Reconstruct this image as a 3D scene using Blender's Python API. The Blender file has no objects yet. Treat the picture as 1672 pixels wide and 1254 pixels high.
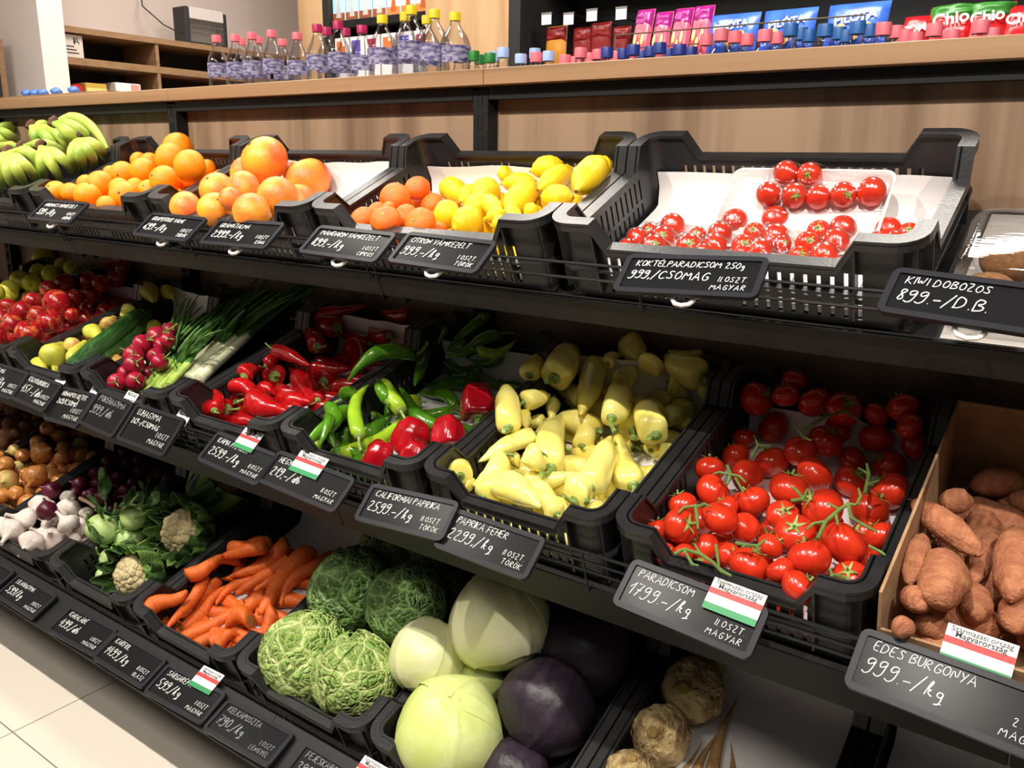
import bpy, math, random
import numpy as np
from mathutils import Vector, Matrix
SC = bpy.context.scene
COL = SC.collection
rnd = random.Random(7)
R = math.radians
# ---------------------------------------------------------------- camera
PW, PH, FPX = 1672, 1254, 1382.92
CH = 1.37                                   # lens height above the floor
YAW, PITCH, ROLL = .6193, .2542, .0155
fwd = Vector((-math.sin(YAW)*math.cos(PITCH), math.cos(YAW)*math.cos(PITCH), -math.sin(PITCH)))
rt0 = Vector((math.cos(YAW), math.sin(YAW), 0)); up0 = rt0.cross(fwd)
rt = rt0*math.cos(ROLL)+up0*math.sin(ROLL); up = up0*math.cos(ROLL)-rt0*math.sin(ROLL)
cd = bpy.data.cameras.new('camera'); cam = bpy.data.objects.new('camera', cd); COL.objects.link(cam)
cd.sensor_width = 36; cd.lens = FPX/PW*36; cd.clip_start = .02
M = Matrix((rt, up, -fwd)).transposed().to_4x4(); M.translation = (0, 0, CH); cam.matrix_world = M
SC.camera = cam
# ---------------------------------------------------------------- light
SC.view_settings.view_transform = 'Standard'; SC.view_settings.look = 'None'
SC.view_settings.exposure = 0; SC.view_settings.gamma = 1
wd = bpy.data.worlds.new('shop_air'); SC.world = wd; wd.use_nodes = True
wd.node_tree.nodes['Background'].inputs[0].default_value = (1, .93, .86, 1)
wd.node_tree.nodes['Background'].inputs[1].default_value = .09
def lamp(kind, loc, energy, size, col=(1, .93, .84), aim=None, spot=None, blend=.4):
    l = bpy.data.lights.new('ceiling_and_fill_lamp', kind); l.energy = energy; l.color = col
    if kind == 'AREA': l.size = size
    else: l.shadow_soft_size = size
    o = bpy.data.objects.new('ceiling_and_fill_lamp', l); COL.objects.link(o); o.location = loc
    if spot: l.spot_size = R(spot); l.spot_blend = blend
    if aim: o.rotation_euler = (Vector(aim)-Vector(loc)).to_track_quat('-Z', 'Y').to_euler()
    return o
LY, LZ = .3, CH+1.2
for x in (-3.3, -2.3, -1.3, -.3, .7):        # track spots over the aisle in front of the display
    lamp('SPOT', (x, LY, LZ), 112, .022, aim=(x-.1, 1.3, .95), spot=105, blend=.8)
lamp('AREA', (-3.3, 1.7, 3.2), 42, .5)  # added fill light to brighten the white column
for x in (-3.4, -1.4, .6): lamp('AREA', (x, -.75, 3.1), 24, .8)      # added fill lights that lift the shaded floor
for x, y in ((-3.6, 2.9), (-2.2, 2.6), (-.6, 2.6)):   # lamps over the next aisle
    lamp('AREA', (x, y, 3.2), 32, .5)
# ---------------------------------------------------------------- helpers
def ray(u, v):
    return (rt*((u-PW/2)/FPX)+up*((PH/2-v)/FPX)+fwd)
CAM = Vector((0, 0, CH))
def onX(u, v, x): d = ray(u, v); return CAM+d*(x/d.x)
def onY(u, v, y): d = ray(u, v); return CAM+d*(y/d.y)
def onZ(u, v, z): d = ray(u, v); return CAM+d*((z-CH)/d.z)
class MB:
    def __init__(s): s.v = []; s.f = []
    def add(s, vs, fs, m=None):
        n = len(s.v)
        s.v += [tuple(m @ Vector(p)) if m else tuple(p) for p in vs]; s.f += [tuple(i+n for i in f) for f in fs]; return s
    def box(s, a, b, m=None, ch=0):
        x0, y0, z0 = a; x1, y1, z1 = b
        if ch:                                    # chamfered vertical and horizontal edges
            vs = []; c = ch
            for z, k in ((z0, 1), (z0+c, 0), (z1-c, 0), (z1, 1)):
                q = c*k
                vs += [(x0+c+q*0+q, y0+q, z), (x1-c-q, y0+q, z), (x1-q, y0+c+q, z), (x1-q, y1-c-q, z), (x1-c-q, y1-q, z), (x0+c+q, y1-q, z), (x0+q, y1-c-q, z), (x0+q, y0+c+q, z)]
            fs = [tuple(range(7, -1, -1)), tuple(range(24, 32))]
            for r in range(3):
                for i in range(8): fs.append((r*8+i, r*8+(i+1) % 8, r*8+8+(i+1) % 8, r*8+8+i))
            return s.add(vs, fs, m)
        vs = [(x0, y0, z0), (x1, y0, z0), (x1, y1, z0), (x0, y1, z0), (x0, y0, z1), (x1, y0, z1), (x1, y1, z1), (x0, y1, z1)]
        return s.add(vs, [(3, 2, 1, 0), (4, 5, 6, 7), (0, 1, 5, 4), (1, 2, 6, 5), (2, 3, 7, 6), (3, 0, 4, 7)], m)
    def lathe(s, prof, n=20, m=None, lobes=None):
        """prof: (r, z) bottom to top; closes at r=0 ends."""
        vs = []; fs = []; idx = []
        for k, (r, z) in enumerate(prof):
            if r < 1e-6: idx.append([len(vs)]); vs.append((0, 0, z))
            else:
                idx.append(list(range(len(vs), len(vs)+n)))
                for i in range(n):
                    a = 2*math.pi*i/n; q = r*(1+(lobes(a, k/(len(prof)-1)) if lobes else 0)); vs.append((q*math.cos(a), q*math.sin(a), z))
        for a, b in zip(idx, idx[1:]):
            for i in range(n):
                j = (i+1) % n
                if len(a) == 1 and len(b) > 1: fs.append((a[0], b[j], b[i])) if False else fs.append((a[0], b[i], b[j])[::-1])
                elif len(b) == 1 and len(a) > 1: fs.append((a[i], a[j], b[0]))
                elif len(a) > 1: fs.append((a[i], a[j], b[j], b[i]))
        return s.add(vs, fs, m)
    def tube(s, pts, rad, n=8, m=None):
        pts = [Vector(p) for p in pts]; k = len(pts)
        rad = rad if isinstance(rad, (list, tuple)) else [rad]*k
        t = [(pts[min(i+1, k-1)]-pts[max(i-1, 0)]).normalized() for i in range(k)]
        x = t[0].orthogonal().normalized(); vs = []; fs = []
        for i in range(k):
            x = (x-t[i]*x.dot(t[i])).normalized(); y = t[i].cross(x)
            vs += [pts[i]+(x*math.cos(2*math.pi*j/n)+y*math.sin(2*math.pi*j/n))*rad[i] for j in range(n)]
        for i in range(k-1):
            for j in range(n): q = (j+1) % n; fs.append((i*n+j, i*n+q, i*n+n+q, i*n+n+j))
        fs += [tuple(range(n-1, -1, -1)), tuple(range((k-1)*n, k*n))]
        return s.add(vs, fs, m)
    def sheet(s, f, nu, nv, th=.0008, m=None):
        """solid thin sheet: f(u,v) -> point for u,v in 0..1, thickened downwards along the normal"""
        P = [[Vector(f(i/nu, j/nv)) for j in range(nv+1)] for i in range(nu+1)]
        vs = []; W = nv+1
        for i in range(nu+1):
            for j in range(W): vs.append(P[i][j])
        for i in range(nu+1):
            for j in range(W):
                a = P[min(i+1, nu)][j]-P[max(i-1, 0)][j]; b = P[i][min(j+1, nv)]-P[i][max(j-1, 0)]
                vs.append(P[i][j]-a.cross(b).normalized()*th)
        N = (nu+1)*W; fs = []
        for i in range(nu):
            for j in range(nv):
                q = (i*W+j, i*W+W+j, i*W+W+j+1, i*W+j+1); fs += [q, tuple(N+k for k in q[::-1])]
        e = [i*W for i in range(nu+1)]+[nu*W+j for j in range(1, W)]+[i*W+nv for i in range(nu-1, -1, -1)]+[j for j in range(nv-1, 0, -1)]
        for a, b in zip(e, e[1:]+e[:1]): fs.append((b, a, N+a, N+b))
        return s.add(vs, fs, m)
    def mesh(s, name, mat, smooth=40):
        me = bpy.data.meshes.new(name); me.from_pydata(s.v, [], s.f); me.validate(); me.update()
        if smooth:
            me.polygons.foreach_set('use_smooth', [True]*len(me.polygons)); me.set_sharp_from_angle(angle=R(smooth))
        for q in (mat if isinstance(mat, (list, tuple)) else [mat]): me.materials.append(q)
        return me
    def build(s, name, mat, parent=None, smooth=40): return link(name, s.mesh(name, mat, smooth), parent)
def link(name, data, parent=None):
    o = bpy.data.objects.new(name, data); COL.objects.link(o)
    if parent: o.parent = parent
    return o
def tag(o, label, cat, group=None, kind=None):
    o['label'] = label; o['category'] = cat
    if group: o['group'] = group
    if kind: o['kind'] = kind
    return o
def thing(name, label, cat, group=None, mw=None):
    o = tag(link(name, None), label, cat, group)
    if mw is not None: o.matrix_world = mw
    return o
def struct(o): o['kind'] = 'structure'; return o
def copy_tree(o, parent=None):
    c = o.copy(); COL.objects.link(c); c.parent = parent
    for ch in KIDS.get(o.name, []): copy_tree(ch, c)
    return c
KIDS = {}
# ---------------------------------------------------------------- materials
def mat(name, col, rough=.5, col2=None, scale=8, lo=.35, hi=.65, bump=0, bscale=60, coat=0, spec=.5, trans=0, ior=1.45, sss=0, stretch=None, rand=0, metal=0, alpha=1, detail=3, emit=0):
    m = bpy.data.materials.new(name); m.use_nodes = True; nt = m.node_tree; N = nt.nodes; L = nt.links
    b = N['Principled BSDF']; I = b.inputs
    I['Base Color'].default_value = (*col, 1); I['Roughness'].default_value = rough
    I['Specular IOR Level'].default_value = spec; I['Coat Weight'].default_value = coat; I['Coat Roughness'].default_value = .06
    I['Transmission Weight'].default_value = trans; I['IOR'].default_value = ior; I['Metallic'].default_value = metal; I['Alpha'].default_value = alpha
    if sss: I['Subsurface Weight'].default_value = sss; I['Subsurface Radius'].default_value = (.01, .005, .002)
    if emit: I['Emission Color'].default_value = (*col, 1); I['Emission Strength'].default_value = emit
    tc = N.new('ShaderNodeTexCoord'); src = tc.outputs['Object']
    if stretch:
        mp = N.new('ShaderNodeMapping'); mp.inputs['Scale'].default_value = stretch; L.new(src, mp.inputs[0]); src = mp.outputs[0]
    out = None
    if col2:
        no = N.new('ShaderNodeTexNoise'); no.inputs['Scale'].default_value = scale; no.inputs['Detail'].default_value = detail
        if rand:
            no.noise_dimensions = '4D'; oi = N.new('ShaderNodeObjectInfo'); mu = N.new('ShaderNodeMath'); mu.operation = 'MULTIPLY'; mu.inputs[1].default_value = 50
            L.new(oi.outputs['Random'], mu.inputs[0]); L.new(mu.outputs[0], no.inputs['W'])
        L.new(src, no.inputs['Vector'])
        cr = N.new('ShaderNodeValToRGB'); e = cr.color_ramp.elements
        e[0].position = lo; e[0].color = (*col, 1); e[1].position = hi; e[1].color = (*col2, 1)
        L.new(no.outputs['Fac'], cr.inputs[0]); out = cr.outputs[0]
    if rand:
        hs = N.new('ShaderNodeHueSaturation'); oi = N.new('ShaderNodeObjectInfo'); mr = N.new('ShaderNodeMapRange')
        mr.inputs['To Min'].default_value = 1-rand; mr.inputs['To Max'].default_value = 1+rand*.6
        L.new(oi.outputs['Random'], mr.inputs[0]); L.new(mr.outputs[0], hs.inputs['Value'])
        if out: L.new(out, hs.inputs['Color'])
        else: hs.inputs['Color'].default_value = (*col, 1)
        out = hs.outputs[0]
    if out: L.new(out, I['Base Color'])
    if bump:
        n2 = N.new('ShaderNodeTexNoise'); n2.inputs['Scale'].default_value = bscale; n2.inputs['Detail'].default_value = 4; L.new(src, n2.inputs['Vector'])
        bp = N.new('ShaderNodeBump'); bp.inputs['Strength'].default_value = bump; bp.inputs['Distance'].default_value = .02
        L.new(n2.outputs['Fac'], bp.inputs['Height']); L.new(bp.outputs[0], I['Normal'])
    return m
def srgb(r, g, b): return tuple(((c/255+.055)/1.055)**2.4 if c > 10 else c/255/12.92 for c in (r, g, b))
PLASTIC = mat('black_crate_plastic', (.014, .014, .015), .34, (.02, .019, .02), 30, bump=.05, bscale=200)
STEEL = mat('black_painted_steel', (.011, .011, .011), .42, spec=.25)
LIPGREY = mat('dark_shelf_edge', (.014, .013, .012), .5, spec=.25)
DECK = mat('shelf_deck_grey', srgb(172, 166, 158), .5)
OAK = mat('oak_laminate', srgb(142, 116, 92), .55, srgb(104, 80, 60), 3.0, .44, .68, stretch=(3.6, 3.6, .2), detail=6, bump=.03, bscale=20)
OAKH = mat('oak_laminate_edge', srgb(150, 117, 84), .5, srgb(128, 97, 68), 3.0, .4, .75, stretch=(.25, 6, 14), detail=6)
OAKL = mat('pale_oak_laminate', srgb(200, 164, 122), .5, srgb(176, 138, 98), 3.0, .4, .7, stretch=(4, 4, .3), detail=5)
PAPER = mat('white_liner_paper', srgb(234, 230, 227), .8, srgb(220, 215, 213), 6, bump=.12, bscale=9)
WHITE = mat('white_paint', srgb(222, 212, 206), .7)
CARD = mat('brown_cardboard', srgb(170, 136, 100), .85, srgb(150, 118, 86), 30)
CHALK = mat('white_marker', srgb(240, 240, 236), .7)
BLACKB = mat('black_tag_board', (.010, .010, .011), .26, spec=.09)
TAGRIM = mat('black_tag_frame', (.018, .018, .022), .35, spec=.14)
# ---------------------------------------------------------------- room
def plane_box(name, a, b, m): return struct(MB().box(a, b).build(name, m, None, 0))
FLOOR = mat('beige_floor_tile', srgb(214, 204, 190), .35)
def tile_nodes(m):
    nt = m.node_tree; N = nt.nodes; L = nt.links; b = N['Principled BSDF']
    tc = N.new('ShaderNodeTexCoord'); mp = N.new('ShaderNodeMapping'); mp.inputs['Location'].default_value = (2.03, -.757, 0); L.new(tc.outputs['Object'], mp.inputs[0])
    br = N.new('ShaderNodeTexBrick'); br.offset = 0; br.inputs['Scale'].default_value = 1; br.inputs['Brick Width'].default_value = .6; br.inputs['Row Height'].default_value = .6
    br.inputs['Mortar Size'].default_value = .0018; br.inputs['Mortar Smooth'].default_value = .2
    br.inputs['Color1'].default_value = br.inputs['Color2'].default_value = (*srgb(212, 203, 189), 1); br.inputs['Mortar'].default_value = (*srgb(120, 112, 100), 1)
    L.new(mp.outputs[0], br.inputs[0]); L.new(br.outputs[0], b.inputs['Base Color'])
tile_nodes(FLOOR)
plane_box('floor', (-7, -2.5, -.06), (3.5, 5.2, 0), FLOOR)
WALLM = mat('warm_white_wall', srgb(205, 190, 182), .8)
plane_box('wall_side', (-5.1, -2.5, 0), (-4.95, 5, 3.4), WALLM)
plane_box('wall_back', (-4.95, 4.35, 0), (3.5, 4.5, 3.4), WALLM)
plane_box('trim_1', (-4.9, 2.18, 0), (-4.33, 2.30, 3.4), WHITE)
# ---------------------------------------------------------------- gondola shelving
XU = -2.508; BAY = 1.25
GX0, GX1 = XU-1.25*2, XU+1.25*3
BAYN = ['banana end', 'citrus', 'tomato', 'kiwi']
ub = [XU+BAY*k for k in range(-2, 4)]; ub[0] = -4.2
PANY = 1.714
UPN = ['between the far-off banana bays', 'behind the bananas', 'behind the oranges', 'behind the lemons', 'beyond the kiwi box', 'at the kiwi end']
for k, x in enumerate(ub):
    if k in (0,): continue
    m = MB(); m.box((x-.06, 1.672, 0), (x-.016, PANY-.004, CH+.168))
    o = m.build('upright_post', STEEL, None, 30)
    tag(o, 'black slotted steel upright '+UPN[k], 'post', 'steel uprights of the produce display')
    s = MB()
    for z in np.arange(.1, CH+.15, .05):
        for dx in (-.0205, -.008): s.box((x+dx-.031, 1.6705, z), (x+dx-.025, 1.6715, z+.032))
    q = s.build('slot', mat('slot_dark', (.002, .002, .002), .9), o, 0)
PN = ['beyond the banana crate', 'behind the bananas and oranges', 'behind the grapefruit and lemons', 'behind the cocktail tomatoes', 'past the kiwi end']
for k in range(1, 6):
    o = MB().box((ub[k-1]-.04, PANY, .1), (ub[k]-.0405, PANY+.018, CH+.17)).build('back_panel', OAK, None, 0)
    tag(o, 'oak laminate back panel '+PN[k-1], 'panel', 'oak back panels of the produce display')
    o = MB().box((ub[k-1]-.014, 1.672, CH+.146), (ub[k]-.062, 1.70, CH+.174)).build('cross_beam', STEEL, None, 0)
    tag(o, 'black steel beam under the oak ledge '+PN[k-1], 'beam', 'steel beams under the oak ledge')
    o = MB().box((ub[k-1]-.008, 1.643, CH+.1755), (ub[k]-.0095, 1.80, CH+.2125), ch=.0015).build('top_ledge', OAKH, None, 30)
    tag(o, 'oak ledge board with bottles beyond it, '+PN[k-1], 'ledge', 'oak ledge boards on the display')
TIERS = []          # (front corner y, z, tilt, crate depth)
def tier(i, y, z, tilt, LY):
    mw = Matrix.Translation((0, y, CH+z)) @ Matrix.Rotation(R(tilt), 4, 'X'); TIERS.append(mw); return mw
H = .152
T1 = tier(1, 1.2238, -.095, 24, .4)
T2 = tier(2, 1.0966, -.5489, 18, .6)
T3 = tier(3, .9736, -1.0611, 20.5, .6)
TN = ['top', 'middle', 'bottom']
for t, mw in enumerate(TIERS):
    d = .42 if t == 0 else .575
    for k in range(1, 6):
        x0, x1 = ub[k-1]-.008, ub[k]-.0095
        r = thing('display_shelf', 'sloping black %s shelf, %s' % (TN[t], PN[k-1].replace('behind the bananas', 'under the bananas') if t == 0 else 'bay ' + PN[k-1]), 'shelf', 'sloping %s shelves of the display' % TN[t], mw)
        MB().box((x0, .012, -H-.012), (x1, d, -H-.002)).build('deck', STEEL, r, 0)
        f = MB().box((x0, -.002, -H-(.07 if t == 1 else .046)), (x1, .012, -H+.004), ch=.002); f.build('front_lip', LIPGREY, r, 30)  # middle lip lengthened to block a slit of light onto the bottom row
        g = MB()
        zs = (-.068, -.098) if t == 0 else (-.062, -.082, -.102)
        for z in zs: g.tube([(x0, -.012, z), (x1, -.012, z)], .0028, 6)
        for x in (x0+.01, (x0+x1)/2, x1-.01): g.box((x-.0015, -.0135, -H+.001), (x+.0015, -.0105, zs[0])); g.box((x-.0015, -.0105, -H+.001), (x+.0015, .004, -H+.004))
        g.build('wire_fence', STEEL, r, 30)
        for x in (x0+.03, x1-.034): MB().box((x, .02, -H-.075), (x+.003, d-.03, -H-.012)).build('bracket', STEEL, r, 0)
for k in range(1, 6):
    o = MB().box((ub[k-1]-.008, 1.07, 0), (ub[k]-.0095, 1.5, .078)).build('plinth', STEEL, None, 0)
    tag(o, 'black base plinth on the floor, bay '+PN[k-1], 'plinth', 'plinths of the produce display')
# price rail on the front of the bottom shelf
for k in range(1, 6):
    o = MB().box((ub[k-1]-.008, -.001, 0), (ub[k]-.0095, .004, .1)).build('price_rail', STEEL, None, 0)
    o.matrix_world = Matrix.Translation((0, .872, CH-1.152)) @ Matrix.Rotation(R(28-90+0), 4, 'X') if False else Matrix.Translation((0, .872, CH-1.156)) @ Matrix.Rotation(R(28)-math.pi/2, 4, 'X')
    tag(o, 'black price rail tilted along the bottom shelf, bay '+PN[k-1], 'rail', 'price rails of the bottom shelf')
# ---------------------------------------------------------------- crates
def crate_meshes(LX, LYY):
    c = .045; ins = .017; th = .0035; dr = .043
    st = []      # stations: x, y, nx, ny (outward), top z, side-key, s along side
    sides = [((c, 0), (1, 0), LX-2*c, (0, -1), LX), ((LX, c), (0, 1), LYY-2*c, (1, 0), LYY), ((LX-c, LYY), (-1, 0), LX-2*c, (0, 1), LX), ((0, LYY-c), (0, -1), LYY-2*c, (-1, 0), LYY)]
    P = .0195; Wd = .0065
    cells = []
    for si, (p, d, ln, n, full) in enumerate(sides):
        hi = .045 if full > .5 else .03; sl = .026
        ss = {0: 0, hi: 0, hi+sl: 0, ln-hi-sl: 0, ln-hi: 0, ln: 0}
        k = int((ln-2*.03)/P); a0 = (ln-(k-1)*P)/2
        for i in range(k):
            if abs(i-(k-1)/2) < 1.6 and full > .5: continue
            ss[round(a0+i*P-Wd/2, 5)] = 1; ss.setdefault(round(a0+i*P+Wd/2, 5), 0)
        keys = sorted(ss)
        for a in keys:
            t = 0 if a <= hi or a >= ln-hi else (-dr if hi+sl <= a <= ln-hi-sl else -dr*min(a-hi, ln-hi-a)/sl)
            st.append((p[0]+d[0]*a, p[1]+d[1]*a, n[0], n[1], t, ss[a]))
        # corner arc after the side
        cx, cy = p[0]+d[0]*ln-n[0]*c, p[1]+d[1]*ln-n[1]*c
        n2 = sides[(si+1) % 4][3]
        for q in range(1, 6):
            a = q/6*math.pi/2; nx, ny = n[0]*math.cos(a)+n2[0]*math.sin(a), n[1]*math.cos(a)+n2[1]*math.sin(a)
            st.append((cx+nx*c, cy+ny*c, nx, ny, 0, 0))
    w = MB(); rim = MB(); K = len(st)
    def cell(m, a, b, i0, i1, za0, zb0, za1, zb1):
        vs = []
        for (s_, z0, z1) in ((a, za0, za1), (b, zb0, zb1)):
            for off in (i0, i1):
                for z in (z0, z1): vs.append((s_[0]-s_[2]*off, s_[1]-s_[3]*off, z))
        m.add(vs, [(0, 4, 5, 1), (2, 3, 7, 6), (1, 5, 7, 3), (0, 2, 6, 4), (0, 1, 3, 2), (4, 6, 7, 5)])
    for i in range(K):
        a, b = st[i], st[(i+1) % K]
        if a[5]:
            for z0, z1 in ((-H, -H+.014), (-.112, -.104), (-.062, -.058 if False else -.056)):
                cell(w, a, b, ins, ins+th, z0, z0, z1, z1)
            cell(w, a, b, ins, ins+th, -.056, -.056, a[4], b[4])
        else: cell(w, a, b, ins, ins+th, -H, -H, a[4], b[4])
        cell(rim, a, b, .0, ins+.008, a[4]-.006, b[4]-.006, a[4], b[4])
        cell(rim, a, b, .0, .003, a[4]-.016, b[4]-.016, a[4]-.005, b[4]-.005)
        cell(rim, a, b, .004, ins, -.093, -.093, -.089, -.089)
    for i in range(0, K):
        a = st[i]
        if abs(a[2]*a[3]) > .45 or a[4] == 0 and (st[(i+1) % K][4] < 0 or st[i-1][4] < 0):
            b = (a[0]+a[3]*.003, a[1]-a[2]*.003)+a[2:]
            cell(w, b, a, .003, ins, -H+.02, -H+.02, -.01, -.01)
    base = MB().box((ins, ins, -H), (LX-ins, LYY-ins, -H+.004))
    return w.mesh('crate_wall', PLASTIC, 30), rim.mesh('crate_rim', PLASTIC, 30), base.mesh('crate_base', PLASTIC, 0)
CM = {0: crate_meshes(.602, .4), 1: crate_meshes(.4, .56)}
class Crate:
    def __init__(s, x, mw, kind, label, dz=0):
        s.LX, s.LY = ((.602, .4), (.4, .56))[kind]
        s.mw = Matrix.Translation((x, 0, 0)) @ mw; s.inv = s.mw.inverted(); s.H = H
        s.sp = []; s.floor = -H+.006
        if label:
            o = link('produce_crate', CM[kind][0]); o.matrix_world = s.mw
            tag(o, label, 'crate', 'black plastic produce crates')
            link('rim', CM[kind][1], o); link('base', CM[kind][2], o); s.o = o
X1, P1 = -2.632, .606; X2, P2 = -2.616, .404; X3, P3 = -2.248, .404
def c1(k, l): return Crate(X1+k*P1, T1, 0, l)
def c2(k, l): return Crate(X2+k*P2, T2, 1, l)
def c3(k, l): return Crate(X3+k*P3, T3, 1, l)
CB = c1(-1, 'black ventilated crate full of green bananas'); CO = c1(0, 'black ventilated crate of oranges'); CG = c1(1, 'black ventilated crate of grapefruit')
CL = c1(2, 'black ventilated crate shared by mandarins and lemons'); CK = c1(3, 'black ventilated crate with wrapped cocktail tomato trays')
CYA = c2(-2, 'black crate of yellow apples in shadow'); CRA = c2(-1, 'black crate of red apples'); CPE = c2(0, 'black crate of pears and two cucumbers')
CRD = c2(1, 'black crate of radishes and spring onions'); CKP = c2(2, 'black crate of long red peppers'); CHP = c2(3, 'black crate of green hot peppers and red bell peppers')
CWP = c2(4, 'black crate of pale yellow peppers'); CTO = c2(5, 'black crate of red vine tomatoes on paper')
CPO = c3(-3, 'black crate of potatoes'); CON = c3(-2, 'black crate of brown onions'); CGA = c3(-1, 'black crate of garlic and red onions'); CKO = c3(0, 'black crate of kohlrabi and cauliflower')
CCA = c3(1, 'black crate of carrots'); CSA = c3(2, 'black crate of savoy cabbages'); CCB = c3(3, 'black crate of white and red cabbages'); CCE = c3(4, 'black crate of celeriac and parsnips')
CX5 = c3(5, 'black crate at the tomato end, almost empty')
CSW = Crate(X2+6*P2+.004, T2, 1, None)
# ---------------------------------------------------------------- placing produce
from mathutils import noise as MN
def P(c, u, v, h):
    """where the line of sight at (u, v) meets the level h above the floor of crate c (crate-local point)"""
    o = c.inv @ CAM; d = (c.inv.to_3x3() @ ray(u, v)); k = (c.floor+h-o.z)/d.z
    return o+d*k, k
def settle(c, px, tol, h0=0, walls=True, hmax=.3):
    """lowest level at which the row of balls px [(u, v, radius px)] is clear of what lies there already"""
    best = None; h = None
    for it in range(90):
        if h is None:
            _, k = P(c, *px[0][:2], .03); h = max(h0, max(p[2] for p in px)*k/FPX)
        pts = []; pen = 0
        for u, v, rp in px:
            q, k = P(c, u, v, h); pts.append((q, rp*k/FPX))
        if walls:
            for q, r in pts:
                if q.z < -.03:
                    pen = max(pen, .022+r*.85-q.x, q.y+r*.85-c.LY+.022)
        for q, r in pts:
            for a, b in c.sp:
                pen = max(pen, (r+b)*tol-(q-a).length)
        if best is None or pen < best[0]-1e-5: best = (pen, pts)
        if pen <= 0 or h > hmax: break
        h += .004
    c.sp += [(q, r) for q, r in best[1]]
    return best[1]
def xf(off, s, L, n=3): return [tuple(off[j % 2]+a/s if j < n-1 else a/s for j, a in enumerate(t[:n]))+tuple(t[n:]) for t in L]
def xl(off, s, L): return xf(off, s, L, 5)
ORD = 'first second third fourth fifth sixth seventh eighth ninth tenth eleventh twelfth thirteenth fourteenth'.split()
def autolabel(items, noun, front, side, per=5, group=None, cat=None):
    """items: (object, x, y, size, adjective). Rows counted from the price tags, places counted from a neighbouring crate."""
    items = sorted(items, key=lambda t: t[2]); n = len(items); rows = max(1, round(n/per)); sz = sorted(t[3] for t in items)
    for r in range(rows):
        row = sorted(items[r*n//rows:(r+1)*n//rows], key=lambda t: t[1])
        for i, (o, x, y, s, adj) in enumerate(row):
            if not adj: adj = 'large' if n > 6 and s >= sz[int(n*.82)] else 'small' if n > 6 and s <= sz[int(n*.18)] else ''
            l = '%s %s, %s row from %s, %s from %s' % (adj, noun, ORD[r], front, ORD[i], side)
            tag(o, l.strip(), cat, group)
def obj(name, pr, mw):
    root, kids = pr
    o = link(name, root); o.matrix_world = mw
    for nm, me in kids: link(nm, me, o)
    return o
def look(z, roll=0):
    z = Vector(z).normalized(); x = z.orthogonal().normalized(); y = z.cross(x)
    m = Matrix((x, y, z)).transposed().to_4x4()
    return m @ Matrix.Rotation(roll, 4, 'Z')
def rounds(c, name, protos, picks, noun, front, side, cat, group, per=5, tol=.93, h0=0, dirs=None, oval=1, adj=None, sink=None):
    out = []
    for i, p in enumerate(picks):
        u, v, rp = p[:3]
        (q, r), = settle(c, [(u, v, rp)], tol, h0)
        pr = protos[i % len(protos)]
        d = dirs(i) if dirs else None
        if d is None: d = Vector((rnd.uniform(-1, 1), rnd.uniform(-1.2, .4), rnd.uniform(-.2, 1)))
        mw = c.mw @ (Matrix.Translation(q) @ look(d, rnd.uniform(0, 6.28)) @ Matrix.Scale(2*r, 4))
        o = obj(name, pr, mw)
        out.append((o, q.x, q.y, r, (p[3] if len(p) > 3 else '') or (adj[i] if adj else '')))
    autolabel(out, noun, front, side, per, group, cat)
    return [o[0] for o in out]
def under(c, name, protos, d, label, cat, group, x=(.03, None), y=(.03, None), aspect=0, L=0, gap=.98, dirs=0, seed=1):
    """the layer on the crate floor that carries the pile"""
    q = random.Random(seed); x1 = x[1] or c.LX-.03; y1 = y[1] or c.LY-.03; z = c.floor+d*.46; n = 0
    sx, sy = (d*gap, d*gap*.9) if not aspect else (L*.9, d*gap)
    nx, ny = max(1, int((x1-x[0])/sx)), max(1, int((y1-y[0])/sy))
    for j in range(ny):
        for i in range(nx):
            X = x[0]+(i+.5)*(x1-x[0])/nx+q.uniform(-.1, .1)*d; Y = y[0]+(j+.5)*(y1-y[0])/ny+q.uniform(-.1, .1)*d; s = d*q.uniform(.9, 1.04)
            if aspect:
                a = q.uniform(-.35, .35)+(math.pi if q.random() < .5 else 0); v = Vector((math.cos(a), math.sin(a), 0)); l = L*q.uniform(.85, 1)
                mw = Matrix.Translation(Vector((X, Y, z))-v*l/2) @ look(v, q.uniform(0, 6)) @ Matrix.Diagonal((s, s, l/aspect, 1))
                c.sp += [(Vector((X, Y, z))+v*l*t, s*r) for t, r in ((-.35, .45), (-.1, .45), (.15, .38), (.35, .2))]
            else:
                mw = Matrix.Translation((X, Y, z)) @ look((q.uniform(-1, 1), q.uniform(-1, 1), q.uniform(-.5, 1)), q.uniform(0, 6)) @ Matrix.Scale(s, 4); c.sp.append((Vector((X, Y, z)), s/2))
            o = obj(name, protos[n % len(protos)], c.mw @ mw); n += 1; tag(o, label, cat, group)
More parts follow.
